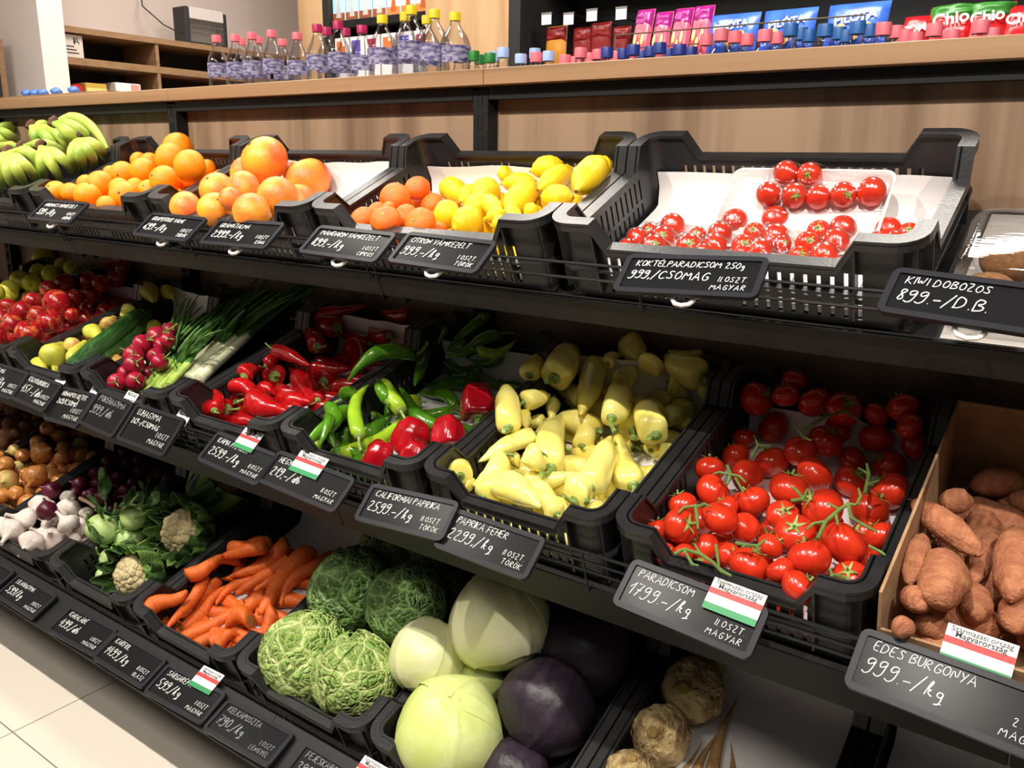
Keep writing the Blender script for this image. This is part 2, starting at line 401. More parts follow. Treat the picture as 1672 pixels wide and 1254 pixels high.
def longs(c, name, protos, picks, aspect, noun, front, side, cat, group, per=5, tol=.72, h0=0, minlen=0, taper=(1, 1, .9, .6), rollf=None, back=.9, ws=1):
    """picks: (u0, v0, u1, v1, width px[, variant[, adjective]]) from the stem end to the tip"""
    out = []
    for i, p in enumerate(picks):
        u0, v0, u1, v1, w = p[:5]; w *= ws; var = p[5] if len(p) > 5 and p[5] is not None else i % len(protos)
        n = len(taper)
        px = [(u0+(u1-u0)*(j+.5)/n, v0+(v1-v0)*(j+.5)/n, w/2*t) for j, t in enumerate(taper)]
        pts = settle(c, px, tol, h0)
        hh = pts[0][0].z-c.floor
        a, ka = P(c, u0, v0, hh); b, kb = P(c, u1, v1, hh); wd = w*(ka+kb)/2/FPX
        d = b-a; L = d.length
        if L < minlen*wd:
            vd = c.inv.to_3x3() @ ray((u0+u1)/2, (v0+v1)/2); vd.z *= .15; d = d+vd.normalized()*math.sqrt(max(0, (minlen*wd)**2-L*L))*back; L = d.length
        roll = rollf(i) if rollf else rnd.uniform(0, 6.28)
        mw = c.mw @ (Matrix.Translation(a) @ look(d, roll) @ Matrix.Diagonal((wd, wd, L/aspect, 1)))
        o = obj(name, protos[var], mw)
        m = (a+b)/2; out.append((o, m.x, m.y, L, p[6] if len(p) > 6 else ''))
    autolabel(out, noun, front, side, per, group, cat)
    return [o[0] for o in out]
# ---------------------------------------------------------------- produce shapes (unit width)
def interp(prof, t):
    for (a, x), (b, y) in zip(prof, prof[1:]):
        if t <= b: k = (t-a)/(b-a) if b > a else 0; k = k*k*(3-2*k)*.5+k*.5; return x+(y-x)*k
    return prof[-1][1]
def swell(mb, amp, freq, seed):
    mb.v = [tuple(Vector(p)*(1+amp*MN.noise(Vector(p)*freq+Vector((seed*7.3, seed*3.1, 0))))) for p in mb.v]; return mb
def ball(prof=None, n=26, k=14, ob=1, lobes=None, top=0, bot=0):
    p = []
    for i in range(k+1):
        a = math.pi*i/k-math.pi/2; r, z = math.cos(a)*.5, math.sin(a)*.5*ob
        z -= top*math.exp(-(r/.16)**2)*(z > 0); z += bot*math.exp(-(r/.16)**2)*(z < 0)
        p.append((r if 0 < i < k else 0, z))
    if prof: p = prof
    return MB().lathe(p, n, lobes=lobes)
def horn(prof, a, bend=0, nl=0, la=0, n=14, k=20, s=0, kink=0):
    """tapering body along +Z from the stem end (0) to the tip (a)"""
    pr = [(max(0, interp(prof, i/k))*.5, a*i/k) for i in range(k+1)]
    pr[0] = (0, pr[0][1]); pr[-1] = (0, pr[-1][1])
    m = MB().lathe(pr, n, lobes=(lambda t, f: la*math.cos(nl*t)*max(0, 1-f*1.6)) if nl else None)
    m.v = [(x+bend*math.sin(math.pi*min(1, max(0, z/a)))+kink*math.sin(2*math.pi*z/a), y+s*(z/a)**2, z) for x, y, z in m.v]
    return m
STEMG = mat('green_stem', srgb(96, 132, 52), .5, srgb(150, 168, 92), 6)
STEMB = mat('brown_stem', srgb(98, 74, 46), .8)
def stalk(L=.5, r=.06, bend=.25, z0=0, cap=.22, mt=None, name='stem'):
    m = MB(); m.tube([(bend*(t/5)**2, 0, z0-L*t/5) for t in range(6)], [r*1.5]+[r]*4+[r*1.3], 7)
    if cap: m.lathe([(0, z0-.03), (cap*.6, z0-.045), (cap, z0+.02), (cap*.8, z0+.045), (0, z0+.02)][::-1] if False else [(0, z0-.06), (cap*.7, z0-.04), (cap, z0+.03), (0, z0+.06)], 9)
    return (name, m.mesh(name, mt or STEMG))
MATS = {}
RANGE = dict(
  orange=mat('orange_peel', srgb(250, 136, 8), .38, srgb(252, 150, 14), 5, bump=.22, bscale=38, rand=.1, spec=.45),
  grapefruit=mat('grapefruit_peel', srgb(242, 172, 48), .36, srgb(236, 112, 52), 1.4, .36, .6, bump=.16, bscale=34, rand=.08),
  mandarin=mat('mandarin_peel', srgb(238, 98, 16), .42, srgb(244, 122, 24), 3, bump=.25, bscale=30, rand=.12),
  lemon=mat('lemon_peel', srgb(246, 204, 26), .36, srgb(232, 190, 30), 3, bump=.2, bscale=34, rand=.1),
  redapple=mat('red_apple_skin', srgb(150, 18, 28), .24, srgb(206, 124, 58), 2.0, .52, .76, stretch=(3, 3, .7), rand=.15, coat=.3),
  yellowapple=mat('yellow_apple_skin', srgb(206, 196, 62), .26, srgb(190, 186, 70), 3, rand=.1, coat=.2),
  pear=mat('pear_skin', srgb(204, 198, 74), .38, srgb(176, 176, 62), 3, rand=.1, bump=.05, bscale=40),
  pearb=mat('blushed_pear_skin', srgb(214, 192, 96), .4, srgb(168, 92, 48), 2, .4, .65, rand=.08),
  cucumber=mat('cucumber_skin', srgb(34, 76, 30), .35, srgb(70, 118, 54), 2.2, .45, .7, stretch=(5, 5, .5), bump=.5, bscale=9),
  radish=mat('radish_skin', srgb(142, 16, 40), .28, srgb(166, 32, 58), 4, rand=.12),
  kapia=mat('red_pepper_skin', srgb(180, 20, 22), .2, srgb(156, 12, 16), 1.5, rand=.14, coat=.6),
  hot=mat('green_pepper_skin', srgb(86, 140, 26), .2, srgb(58, 108, 24), .8, stretch=(1, 1, .4), rand=.14, coat=.5),
  hotlight=mat('lime_pepper_skin', srgb(166, 196, 46), .2, srgb(134, 176, 40), .8, rand=.08, coat=.5),
  bell=mat('red_bell_pepper_skin', srgb(172, 16, 30), .18, srgb(146, 10, 22), 2, coat=.7),
  wax=mat('pale_yellow_pepper_skin', srgb(246, 228, 104), .2, srgb(240, 230, 136), 1.1, rand=.07, coat=.5, sss=.0),
  tomato=mat('tomato_skin', srgb(206, 54, 26), .22, srgb(192, 42, 22), 2, rand=.1, coat=.35),
  sweet=mat('sweet_potato_skin', srgb(184, 122, 84), .75, srgb(158, 96, 66), 3, .35, .6, bump=.35, bscale=9, stretch=(1, 1, 1.4), rand=.08),
  potato=mat('potato_skin', srgb(158, 108, 78), .8, srgb(132, 88, 62), 4, bump=.2, bscale=14, rand=.12),
  onion=mat('brown_onion_skin', srgb(206, 142, 74), .32, srgb(166, 98, 44), 4, .4, .65, stretch=(4, 4, .35), rand=.12, coat=.15),
  palonion=mat('pale_onion_skin', srgb(200, 190, 112), .35, srgb(190, 142, 80), 2.4, .45, .6, rand=.1),
  redonion=mat('red_onion_skin', srgb(74, 16, 36), .34, srgb(108, 34, 58), 4, .45, .7, stretch=(4, 4, .35), rand=.2),
  garlic=mat('garlic_skin', srgb(228, 216, 206), .55, srgb(206, 190, 182), 5, stretch=(3, 3, .5), bump=.12, bscale=20, rand=.05),
  kohlrabi=mat('kohlrabi_skin', srgb(164, 192, 110), .42, srgb(186, 208, 138), 3, bump=.1, bscale=8),
  cauli=mat('cauliflower_curd', srgb(232, 214, 166), .8, srgb(214, 192, 142), 7, bump=.7, bscale=26),
  carrot=mat('carrot_skin', srgb(226, 106, 34), .48, srgb(200, 88, 30), 2.4, stretch=(1, 1, 2.4), bump=.22, bscale=7, rand=.1),
  celeriac=mat('celeriac_skin', srgb(196, 170, 118), .85, srgb(132, 104, 66), 4.5, .42, .64, bump=.8, bscale=11, rand=.08),
  parsnip=mat('parsnip_skin', srgb(190, 152, 96), .75, srgb(162, 120, 70), 3, stretch=(1, 1, 3), bump=.3, bscale=8, rand=.1),
  white=mat('white_cabbage_leaf', srgb(208, 212, 150), .4, srgb(222, 220, 178), 1.6, .4, .62, bump=.12, bscale=5, rand=.04),
  pale=mat('pale_cabbage_leaf', srgb(196, 210, 118), .36, srgb(214, 222, 150), 1.8, .4, .62, bump=.1, bscale=5),
  redcab=mat('red_cabbage_leaf', srgb(34, 25, 36), .42, srgb(58, 45, 57), 2.4, .45, .7, bump=.2, bscale=5),
  kiwi=mat('kiwi_skin', srgb(142, 98, 56), .85, srgb(112, 76, 42), 8, bump=.4, bscale=60),
  banana=mat('green_banana_peel', srgb(178, 192, 80), .45, srgb(126, 160, 54), 1.1, .38, .66, stretch=(30, 30, 30) and (9, 9, 9)),
  leaf=mat('dark_green_leaf', srgb(56, 86, 42), .45, srgb(84, 118, 62), 4, bump=.3, bscale=8),
  leafl=mat('fresh_green_leaf', srgb(112, 152, 66), .45, srgb(146, 180, 96), 4, bump=.3, bscale=8),
  onionw=mat('white_onion_shank', srgb(228, 226, 198), .35, srgb(214, 218, 170), 2, stretch=(60, 60, 8)),
  oniong=mat('spring_onion_leaf', srgb(92, 142, 52), .4, srgb(56, 100, 44), 3, stretch=(20, 20, 4), rand=.2),
  oniony=mat('pale_green_shank', srgb(178, 198, 100), .38, srgb(140, 174, 72), 3, stretch=(20, 20, 4)),
)
G = RANGE
def savoy_mat(name, base, vein, dark):
    m = mat(name, base, .5); nt = m.node_tree; N = nt.nodes; L = nt.links; b = N['Principled BSDF']
    tc = N.new('ShaderNodeTexCoord'); v = N.new('ShaderNodeTexVoronoi'); v.feature = 'DISTANCE_TO_EDGE'; v.inputs['Scale'].default_value = 12.5
    nz = N.new('ShaderNodeTexNoise'); nz.inputs['Scale'].default_value = 5; ad = N.new('ShaderNodeMixRGB'); ad.blend_type = 'ADD'; ad.inputs[0].default_value = .16
    L.new(tc.outputs['Object'], nz.inputs['Vector']); L.new(tc.outputs['Object'], ad.inputs[1]); L.new(nz.outputs['Color'], ad.inputs[2]); L.new(ad.outputs[0], v.inputs['Vector'])
    v2 = N.new('ShaderNodeTexVoronoi'); v2.feature = 'DISTANCE_TO_EDGE'; v2.inputs['Scale'].default_value = 3.6; L.new(ad.outputs[0], v2.inputs['Vector'])
    mn = N.new('ShaderNodeMath'); mn.operation = 'MINIMUM'; sc = N.new('ShaderNodeMath'); sc.operation = 'MULTIPLY'; sc.inputs[1].default_value = 1.3
    L.new(v2.outputs['Distance'], sc.inputs[0]); L.new(v.outputs['Distance'], mn.inputs[0]); L.new(sc.outputs[0], mn.inputs[1])
    cr = N.new('ShaderNodeValToRGB'); e = cr.color_ramp.elements; e[0].position = .01; e[0].color = (*vein, 1); e[1].position = .09; e[1].color = (*base, 1)
    x = cr.color_ramp.elements.new(.3); x.color = (*dark, 1)
    L.new(mn.outputs[0], cr.inputs[0]); L.new(cr.outputs[0], b.inputs['Base Color'])
    bp = N.new('ShaderNodeBump'); bp.inputs['Strength'].default_value = .8; bp.inputs['Distance'].default_value = .05
    L.new(mn.outputs[0], bp.inputs['Height']); L.new(bp.outputs[0], b.inputs['Normal']); return m
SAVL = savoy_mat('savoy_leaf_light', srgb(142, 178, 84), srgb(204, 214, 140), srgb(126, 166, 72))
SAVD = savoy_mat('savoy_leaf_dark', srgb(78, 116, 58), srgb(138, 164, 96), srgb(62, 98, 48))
def cup(rad, lat, wav, seed, nl=30, th=.01, b0=-.2):
    """an outer cabbage leaf hugging the head: a cap of a slightly larger ball with a ruffled edge"""
    def f(u, v):
        a = (v-.5)*2.5; b = b0+u*(lat-.2-b0); e = (u**3)*(1-abs(v-.5)*.4)
        rr = rad+wav*e*(.7+.35*math.sin(v*31+seed)+.3*math.sin(v*13+seed*2))+.006*MN.noise(Vector((u*4, v*4, seed)))
        rr += .014*math.exp(-((v-.5)/.03)**2)
        return (rr*math.cos(b)*math.sin(a), -rr*math.cos(b)*math.cos(a), rr*math.sin(b))
    return MB().sheet(f, 14, nl, th)
def conform(l, amp, seed): return swell(l, amp, 2.2, seed)
def cabbage(m, rim, seed, leaves=4, mleaf=None, amp=.05):
    b = swell(ball(n=30, k=18, ob=.93), amp, 2.2, seed)
    kids = []
    for i in range(leaves):
        l = cup(.503+.004*i, 1.42+.2*((i*7+seed) % 3)/2-(.2 if rim > .03 else 0), rim, seed+i*3, 30, .006, -1.15)
        rot = Matrix.Rotation(i*2*math.pi/leaves+seed, 4, 'Z') @ Matrix.Rotation(-.35, 4, 'X')
        l.v = [tuple(rot @ Vector(p)) for p in l.v]; l.v = [(x, y, z*.94) for x, y, z in l.v]; conform(l, amp, seed)
        kids.append(('outer_leaf', l.mesh('outer_leaf', mleaf or m, 60)))
    return (b.mesh('cabbage_head', m, 60), kids)
def calyx(z, n=5, L=.24, seed=0, r0=.05):
    m = MB(); q = random.Random(seed)
    for i in range(n):
        a = i*2*math.pi/n+q.uniform(-.2, .2); l = L*q.uniform(.8, 1.2); up_ = q.uniform(.02, .16)
        d = Vector((math.cos(a), math.sin(a), 0)); s = Vector((-d.y, d.x, 0))
        def f(u, v, d=d, s=s, l=l, up_=up_): return d*(l*u)+s*((v-.5)*.1*(1-u)**.6)+Vector((0, 0, z+.03+up_*u*u-.02*u-(u*l*2)**2*.03))
        m.sheet(f, 5, 2, .012)
    m.tube([(0, 0, z-.01), (.01, 0, z+.05), (.03, .02, z+.16)], [.045, .035, .03], 6)
    return ('calyx', m.mesh('calyx', STEMG, 50))
PR = {}
PR['orange'] = [(swell(ball(ob=.97, bot=.03, top=.02), .03, 2, i).mesh('orange', G['orange'], 60), [('stem_button', ball(prof=[(0, .455), (.05, .46), (.04, .48), (0, .485)], n=8).mesh('stem_button', STEMB))]) for i in range(2)]
PR['grapefruit'] = [(swell(ball(ob=.93, bot=.03, top=.03), .04, 1.6, i+4).mesh('grapefruit', G['grapefruit'], 60), [('stem_button', ball(prof=[(0, .425), (.045, .43), (.04, .45), (0, .455)], n=8).mesh('stem_button', STEMB))]) for i in range(3)]
PR['mandarin'] = [(swell(ball(ob=.8, top=.05, bot=.04, lobes=lambda a, f: .012*math.cos(9*a)), .05, 2, i+9).mesh('mandarin', G['mandarin'], 60), [('stem_button', ball(prof=[(0, .33), (.05, .34), (.05, .365), (0, .37)], n=5).mesh('stem_button', STEMG))]) for i in range(2)]
LP = [(0, 0), (.03, .17), (.08, .26), (.16, .62), (.35, .96), (.5, 1), (.68, .93), (.84, .6), (.92, .28), (.97, .16), (1, 0)]
PR['lemon'] = [(swell(horn(LP, 1.36, n=20, k=26), .03, 3, i).mesh('lemon', G['lemon'], 60), [('stem_button', MB().lathe([(0, -.01), (.05, 0), (.05, .03), (0, .03)], 8).mesh('stem_button', STEMB))]) for i in range(3)]
AP = lambda i: swell(ball(ob=.9, top=.14, bot=.1, lobes=lambda a, f: .02*math.cos(5*a)*(f < .35)), .03, 1.6, i)
def apstem(): return ('stem', MB().tube([(0, 0, .3), (.01, 0, .42), (.05, .02, .56)], [.025, .018, .026], 6).mesh('stem', STEMB))
PR['redapple'] = [(AP(i).mesh('apple', G['redapple'], 60), [apstem()]) for i in range(3)]
PR['yellowapple'] = [(AP(i+5).mesh('apple', G['yellowapple'], 60), [apstem()]) for i in range(2)]
PP = [(0, 0), (.02, .14), (.1, .4), (.3, .56), (.5, .82), (.7, 1), (.86, .9), (.95, .55), (1, 0)]
def pearstem(): return ('stem', MB().tube([(0, 0, .03), (.01, 0, -.1), (.08, .02, -.26)], [.04, .028, .04], 6).mesh('stem', STEMB))
PR['pear'] = [(swell(horn(PP, 1.36, bend=.06*(i-1), n=20), .05, 2, i).mesh('pear', G['pearb' if i == 2 else 'pear'], 60), [pearstem()]) for i in range(3)]
CP = [(0, 0), (.01, .45), (.05, .8), (.3, .98), (.7, 1), (.93, .8), (.985, .4), (1, 0)]
PR['cucumber'] = [(swell(horn(CP, 7, bend=.25, n=18, k=30), .008, 3, i).mesh('cucumber', G['cucumber'], 60), [stalk(.2, .07, .05, .05, 0)]) for i in range(2)]
KP = [(0, .2), (.02, .62), (.07, .96), (.2, 1), (.5, .84), (.8, .5), (.95, .2), (1, 0)]
PR['kapia'] = [(swell(horn(KP, 3.1, bend=[.15, -.3, .4, 0][i], nl=3, la=.07, s=[0, .3, -.2, .1][i], n=18), .07, 1.6, i).mesh('pepper', G['kapia'], 60), [stalk(.75, .05, [.3, -.35, .5, .2][i], .02, .25)]) for i in range(4)]
HP = [(0, .2), (.012, .7), (.05, .95), (.2, 1), (.55, .8), (.85, .42), (.97, .15), (1, 0)]
PR['hot'] = [(swell(horn(HP, 5.6, bend=[.5, -.9, 1.2, .1, .7][i], nl=3, la=.05, kink=[.2, 0, .3, -.3, 0][i], s=[0, .3, -.4, .2, 0][i], n=16, k=26), .03, 1.2, i).mesh('pepper', G['hotlight' if i == 4 else 'hot'], 60), [stalk(1.1, .085, [.4, -.5, .3, .6, -.3][i], .02, .3)]) for i in range(5)]
WP = [(0, .2), (.02, .6), (.07, .92), (.2, 1), (.45, .9), (.7, .64), (.9, .3), (.97, .14), (1, 0)]
PR['wax'] = [(swell(horn(WP, 2.5, bend=[.1, -.25, .3, 0, -.1][i], nl=[3, 4, 3, 3, 4][i], la=.1, s=[.2, 0, -.3, .1, .3][i], n=20), .07, 1.7, i+3).mesh('pepper', G['wax'], 60), [stalk(.5, .07, [.2, -.3, .35, .1, -.15][i], .02, .19)]) for i in range(5)]
BP = [(0, .1), (.03, .6), (.12, .95), (.35, 1), (.65, .92), (.88, .66), (.97, .4), (1, .1)]
def bellm(i):
    m = horn(BP, 1.2, n=32, k=18); q = []
    for x, y, z in m.v:
        a = math.atan2(y, x); k = 1+.1*math.cos(4*a+i)-.05; q.append((x*k, y*k, z+(.12*(1-math.hypot(x, y)*2) if z < .3 else -.1*(1-math.hypot(x, y)*2))))
    m.v = [(x*.95, y*.95, (z-.6)*.95) for x, y, z in q]; return m
PR['bell'] = [(bellm(i).mesh('pepper', G['bell'], 70), [stalk(.3, .085, .1, -.46, .2)]) for i in range(2)]
PR['tomato'] = [(swell(ball(ob=.84, top=.07, bot=.02, lobes=lambda a, f, i=i: .022*math.cos((4+i)*a)*(.3 if f < .5 else 1)), .04, 1.4, i).mesh('tomato', G['tomato'], 60), [calyx(.36, 5, .27, i)] if i < 3 else []) for i in range(4)]
PR['cherry'] = [(ball(ob=.92, top=.05, n=20, k=12).mesh('cherry_tomato', G['tomato'], 60), [calyx(.41, 5, .2, i)] if i else []) for i in range(2)]
SP = [(0, .08), (.04, .36), (.15, .72), (.35, .96), (.55, 1), (.75, .86), (.92, .5), (.98, .22), (1, .04)]
PR['sweet'] = [(swell(horn(SP, 2.1, bend=[.1, -.15, .2, 0][i], n=20, k=24), .12, 1.9, i).mesh('sweet_potato', G['sweet'], 60), [('root_hair', MB().tube([(.0, .0, .1), (.05, 0, -.06), (.0, .08, -.16)], [.05, .03, .008], 5).mesh('root_hair', STEMB))]) for i in range(4)]
PR['potato'] = [(swell(ball(ob=.86), .16, 2.1, i+20).mesh('potato', G['potato'], 60), []) for i in range(4)]
OP = [(0, -.44), (.12, -.45), (.3, -.39), (.44, -.22), (.495, 0), (.44, .22), (.3, .36), (.14, .45), (.07, .53), (.05, .64), (0, .66)]
def tuft(z, m=None):
    t = MB(); q = random.Random(3)
    for i in range(9): a = i*.7; t.tube([(.05*math.cos(a), .05*math.sin(a), z), (.08*math.cos(a), .08*math.sin(a), z-.04), (.1*math.cos(a+.4), .1*math.sin(a+.4), z-.08)], [.012, .009, .004], 4)
    return ('root_tuft', t.mesh('root_tuft', m or STEMB))
PR['onion'] = [(swell(ball(prof=OP), .05, 1.8, i).mesh('onion', G['palonion' if i == 3 else 'onion'], 60), [tuft(-.44)]) for i in range(4)]
PR['redonion'] = [(swell(ball(prof=OP), .05, 1.8, i+7).mesh('onion', G['redonion'], 60), [tuft(-.44)]) for i in range(3)]
GP = [(0, -.36), (.1, -.4), (.34, -.33), (.48, -.14), (.48, .04), (.34, .2), (.17, .32), (.09, .45), (.07, .62), (.08, .75), (0, .75)]
PR['garlic'] = [(swell(ball(prof=GP, n=36, lobes=lambda a, f, i=i: (.07*abs(math.cos((3+i % 2*.5)*a*1))-.03) if f < .75 else 0), .08, 2.4, i).mesh('garlic', G['garlic'], 60), [tuft(-.38)]) for i in range(4)]
RAP = [(0, -.5), (.08, -.48), (.3, -.36), (.46, -.12), (.5, .1), (.42, .32), (.24, .44), (.1, .48), (0, .48)]
ROOTM = mat('pale_radish_root', srgb(226, 176, 170), .6)
def radish(i):
    q = random.Random(i); t = MB().tube([(0, 0, -.46), (.03, 0, -.6), (.1*q.uniform(-1, 1), .1, -.85), (.5*q.uniform(-1, 1), .3*q.uniform(-1, 1), -1.3)], [.06, .035, .02, .008], 6)
    l = MB()
    for k in range(3):
        a = k*2.1+i; l.tube([(0, 0, .46), (.1*math.cos(a), .1*math.sin(a), .7), (.3*math.cos(a), .3*math.sin(a), .95)], [.05, .04, .03], 6)
    return (ball(prof=RAP).mesh('radish', G['radish'], 60), [('root_tail', t.mesh('root_tail', ROOTM)), ('leaf_stem', l.mesh('leaf_stem', STEMG))])
PR['radish'] = [radish(i) for i in range(4)]
CAP = [(0, .35), (.012, .78), (.05, .95), (.2, 1), (.5, .84), (.8, .58), (.95, .32), (.99, .16), (1, 0)]
CROWN = mat('carrot_crown', srgb(112, 96, 50), .8, srgb(150, 120, 60), 8)
PR['carrot'] = [(swell(horn(CAP, 5.2, bend=[.3, -.45, .6, .05][i], kink=[.1, 0, -.2, .15][i], n=14, k=24), .02, 1.8, i).mesh('carrot', G['carrot'], 60), [('crown', MB().lathe([(0, -.05), (.14, -.04), (.27, .01), (.3, .05), (0, .06)], 10).mesh('crown', CROWN))]) for i in range(4)]
PAP = [(0, .3), (.01, .85), (.06, 1), (.25, .8), (.55, .46), (.85, .2), (1, .02)]
PR['parsnip'] = [(swell(horn(PAP, 6, bend=[.2, -.3][i], n=14, k=26), .02, 2, i).mesh('parsnip', G['parsnip'], 60), [('crown', MB().lathe([(0, -.05), (.16, -.04), (.3, .02), (0, .06)], 10).mesh('crown', CROWN))]) for i in range(2)]
def celer(i):
    m = swell(swell(ball(n=40, k=26, ob=.92), .1, 2.2, i), .07, 7, i+3)
    r = MB(); q = random.Random(i)
    for k in range(22):
        a, b = q.uniform(0, 6.28), q.uniform(-1.5, -.5); d = Vector((math.cos(a)*math.cos(b), math.sin(a)*math.cos(b), math.sin(b)))
        s = Vector((q.uniform(-1, 1), q.uniform(-1, 1), q.uniform(-1, 1)))*.07; r.tube([d*.44, d*.5+s*.5, d*.52+s*1.2], [.035, .022, .01], 5)
    t = MB().lathe([(0, .5), (.08, .49), (.11, .45), (.1, .4), (0, .4)][::-1], 9)
    return (m.mesh('celeriac', G['celeriac'], 60), [('rootlets', r.mesh('rootlets', G['celeriac'])), ('stalk_scar', t.mesh('stalk_scar', CROWN))])
PR['celeriac'] = [celer(i) for i in range(3)]
def leafy(L, W, seed, droop=.5, wav=.05, pet=.35):
    """a stalked leaf along +Z bending to +X; returns one mesh"""
    m = MB(); q = random.Random(seed); pts = [(droop*L*(t/6)**2*.6, .05*math.sin(t+seed), L*pet*1.2*t/6) for t in range(7)]
    m.tube(pts, [.05-.004*t for t in range(7)], 6)
    def f(u, v):
        w = W*math.sin(math.pi*min(.98, .1+u*.88))**.7*(v-.5); z = L*pet+L*(1-pet)*u; t = z/(L*pet*1.2)
        return (droop*L*t*t*.17+abs(v-.5)*.25*W+wav*math.sin(9*u+seed+5*v), w, z*(1-.12*droop*t))
    m.sheet(f, 12, 8, .012); return m
def kohl(i):
    kids = []
    for k in range(4):
        a = k*1.6+i; l = leafy(1.25+.3*(k % 2), .42, i*5+k, .35)
        rot = Matrix.Rotation(a, 4, 'Z') @ Matrix.Translation((.12, 0, .36)) @ Matrix.Rotation(.28, 4, 'Y')
        l.v = [tuple(rot @ Vector(p)) for p in l.v]; kids.append(('leaf', l.mesh('leaf', G['leaf'], 60)))
    for k in range(3):                        # cut leaf stalks round the bulb
        a = k*2.2+i+.7; t = MB().tube([(.4*math.cos(a), .4*math.sin(a), .1), (.56*math.cos(a), .56*math.sin(a), .3), (.6*math.cos(a+.1), .6*math.sin(a+.1), .62)], [.06, .045, .04], 7)
        kids.append(('leaf_stalk', t.mesh('leaf_stalk', G['leafl'])))
    return (swell(ball(ob=.92, bot=.03), .05, 2, i).mesh('kohlrabi', G['kohlrabi'], 60), kids)
PR['kohlrabi'] = [kohl(i) for i in range(2)]
def cauli(i):
    m = MB(); q = random.Random(i)
    for k in range(70):
        z = 1-k/70*1.15; a = k*2.4; r = math.sqrt(max(0, 1-z*z)); b = swell(ball(n=10, k=7), .15, 4, k)
        s = .2+q.uniform(-.03, .05); m.add([tuple(Vector(p)*s+Vector((r*math.cos(a), r*math.sin(a), z))*.38) for p in b.v], b.f)
    kids = []
    for k in range(6):
        l = cup(.5+.03*(k % 3), .6+.32*((k*5+i) % 4)/3, .3+.1*(k % 2), i*9+k, 34, .01, -1.1); rot = Matrix.Translation((0, 0, -.06)) @ Matrix.Rotation(k*1.05+i, 4, 'Z') @ Matrix.Rotation(-.12-.1*(k % 2), 4, 'X')
        l.v = [tuple(rot @ Vector(p)) for p in l.v]; kids.append(('outer_leaf', l.mesh('outer_leaf', G['leafl' if k % 3 == 1 else 'leaf'], 60)))
    return (m.mesh('curd', G['cauli'], 60), kids)
PR['cauli'] = [cauli(i) for i in range(2)]
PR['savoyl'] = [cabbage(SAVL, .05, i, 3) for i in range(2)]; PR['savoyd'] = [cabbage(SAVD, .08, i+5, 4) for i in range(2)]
PR['white'] = [cabbage(G['white'], .012, 2, 4, None, .07)]; PR['pale'] = [cabbage(G['pale'], .012, 4, 5, None, .07)]
PR['redcab'] = [cabbage(G['redcab'], .015, i, 4, None, .06) for i in range(2)]
PR['kiwi'] = [(swell(ball(n=22, k=14, ob=1.25), .03, 2, 1).mesh('kiwi', G['kiwi'], 60), [('blossom_end', ball(prof=[(0, .6), (.06, .6), (.03, .65), (0, .66)], n=7).mesh('blossom_end', STEMB))])]
# ---------------------------------------------------------------- paper liners
def liner(c, name, label, x0, x1, y0, y1, curl=.0, seed=0, m=None, lift=.004, wav=.006):
    def f(u, v):
        x = x0+(x1-x0)*u; y = y0+(y1-y0)*v; z = c.floor+lift+wav*(.5+.5*MN.noise(Vector((u*3, v*3, seed))))
        yb = c.LY-.028
        if y > yb-.02:                      # runs up the back wall
            e = y-(yb-.02); z += e*.97+.01*MN.noise(Vector((u*4, seed, 0)))*(e > .02)*min(1, e*12); y = yb-.02+min(.018, e*.5)-.012*curl*min(1, e*10)*math.sin(u*3+seed)
        return (x, y, z)
    b = MB().sheet(f, 20, 24, .0008); o = b.build(name, m or PAPER, None, 60); o.matrix_world = c.mw
    return tag(o, label, 'paper', 'paper liners in the crates')
def obl(c, name, label): return liner(c, name, label, .03, c.LX-.03, .03, c.LY-.03)
liner(CG, 'paper_liner', 'white paper liner beneath the grapefruit', .03, .572, .03, .43)
liner(CL, 'paper_liner', 'white paper liner curling up behind the lemons', .03, .572, .03, .425, .6, 2)
liner(CK, 'paper_liner', 'white paper liner beneath the cocktail tomato trays', .03, .572, .028, .42, .3, 3)
liner(CPE, 'paper_liner', 'grey paper sheet sticking up behind the pears', .05, .36, .1, .62, .5, 5)
liner(CKP, 'paper_liner', 'grey paper sheet sticking up behind the long red peppers', .04, .37, .1, .63, .6, 6)
liner(CHP, 'paper_liner', 'white paper liner beneath the green hot peppers', .03, .37, .03, .6, .2, 7)
liner(CWP, 'paper_liner', 'white paper liner standing up behind the pale yellow peppers', .03, .37, .03, .63, .8, 8)
liner(CTO, 'paper_liner', 'white paper liner beneath the red vine tomatoes', .03, .37, .03, .57, .1, 9)
liner(CCA, 'paper_liner', 'white paper liner rising behind the carrots', .03, .37, .1, .64, .6, 10)
liner(CCE, 'paper_liner', 'white paper liner beneath the celeriac and parsnips', .03, .37, .03, .6, .3, 11)
liner(CRA, 'paper_liner', 'white paper liner beneath the red apples', .03, .37, .03, .6, .3, 12)
liner(CX5, 'paper_liner', 'grey paper sheet in the almost empty crate', .03, .37, .2, .6, .3, 13)
# sweet potatoes in a cardboard box
c = CSW; m = MB(); w_, d_ = .42, .5
for a, b in (((.0, .0, -H), (.004, d_, .02)), ((w_-.004, 0, -H), (w_, d_, .02)), ((.004, d_-.004, -H), (w_-.004, d_, .02)), ((.004, 0, -H), (w_-.004, .004, -.045)), ((.004, .004, -H), (w_-.004, d_-.004, -H+.004))): m.box(a, b)
o = m.build('cardboard_box', CARD, None, 0); o.matrix_world = c.mw; tag(o, 'open brown cardboard box holding the sweet potatoes', 'box')
c.LX, c.LY = w_, d_
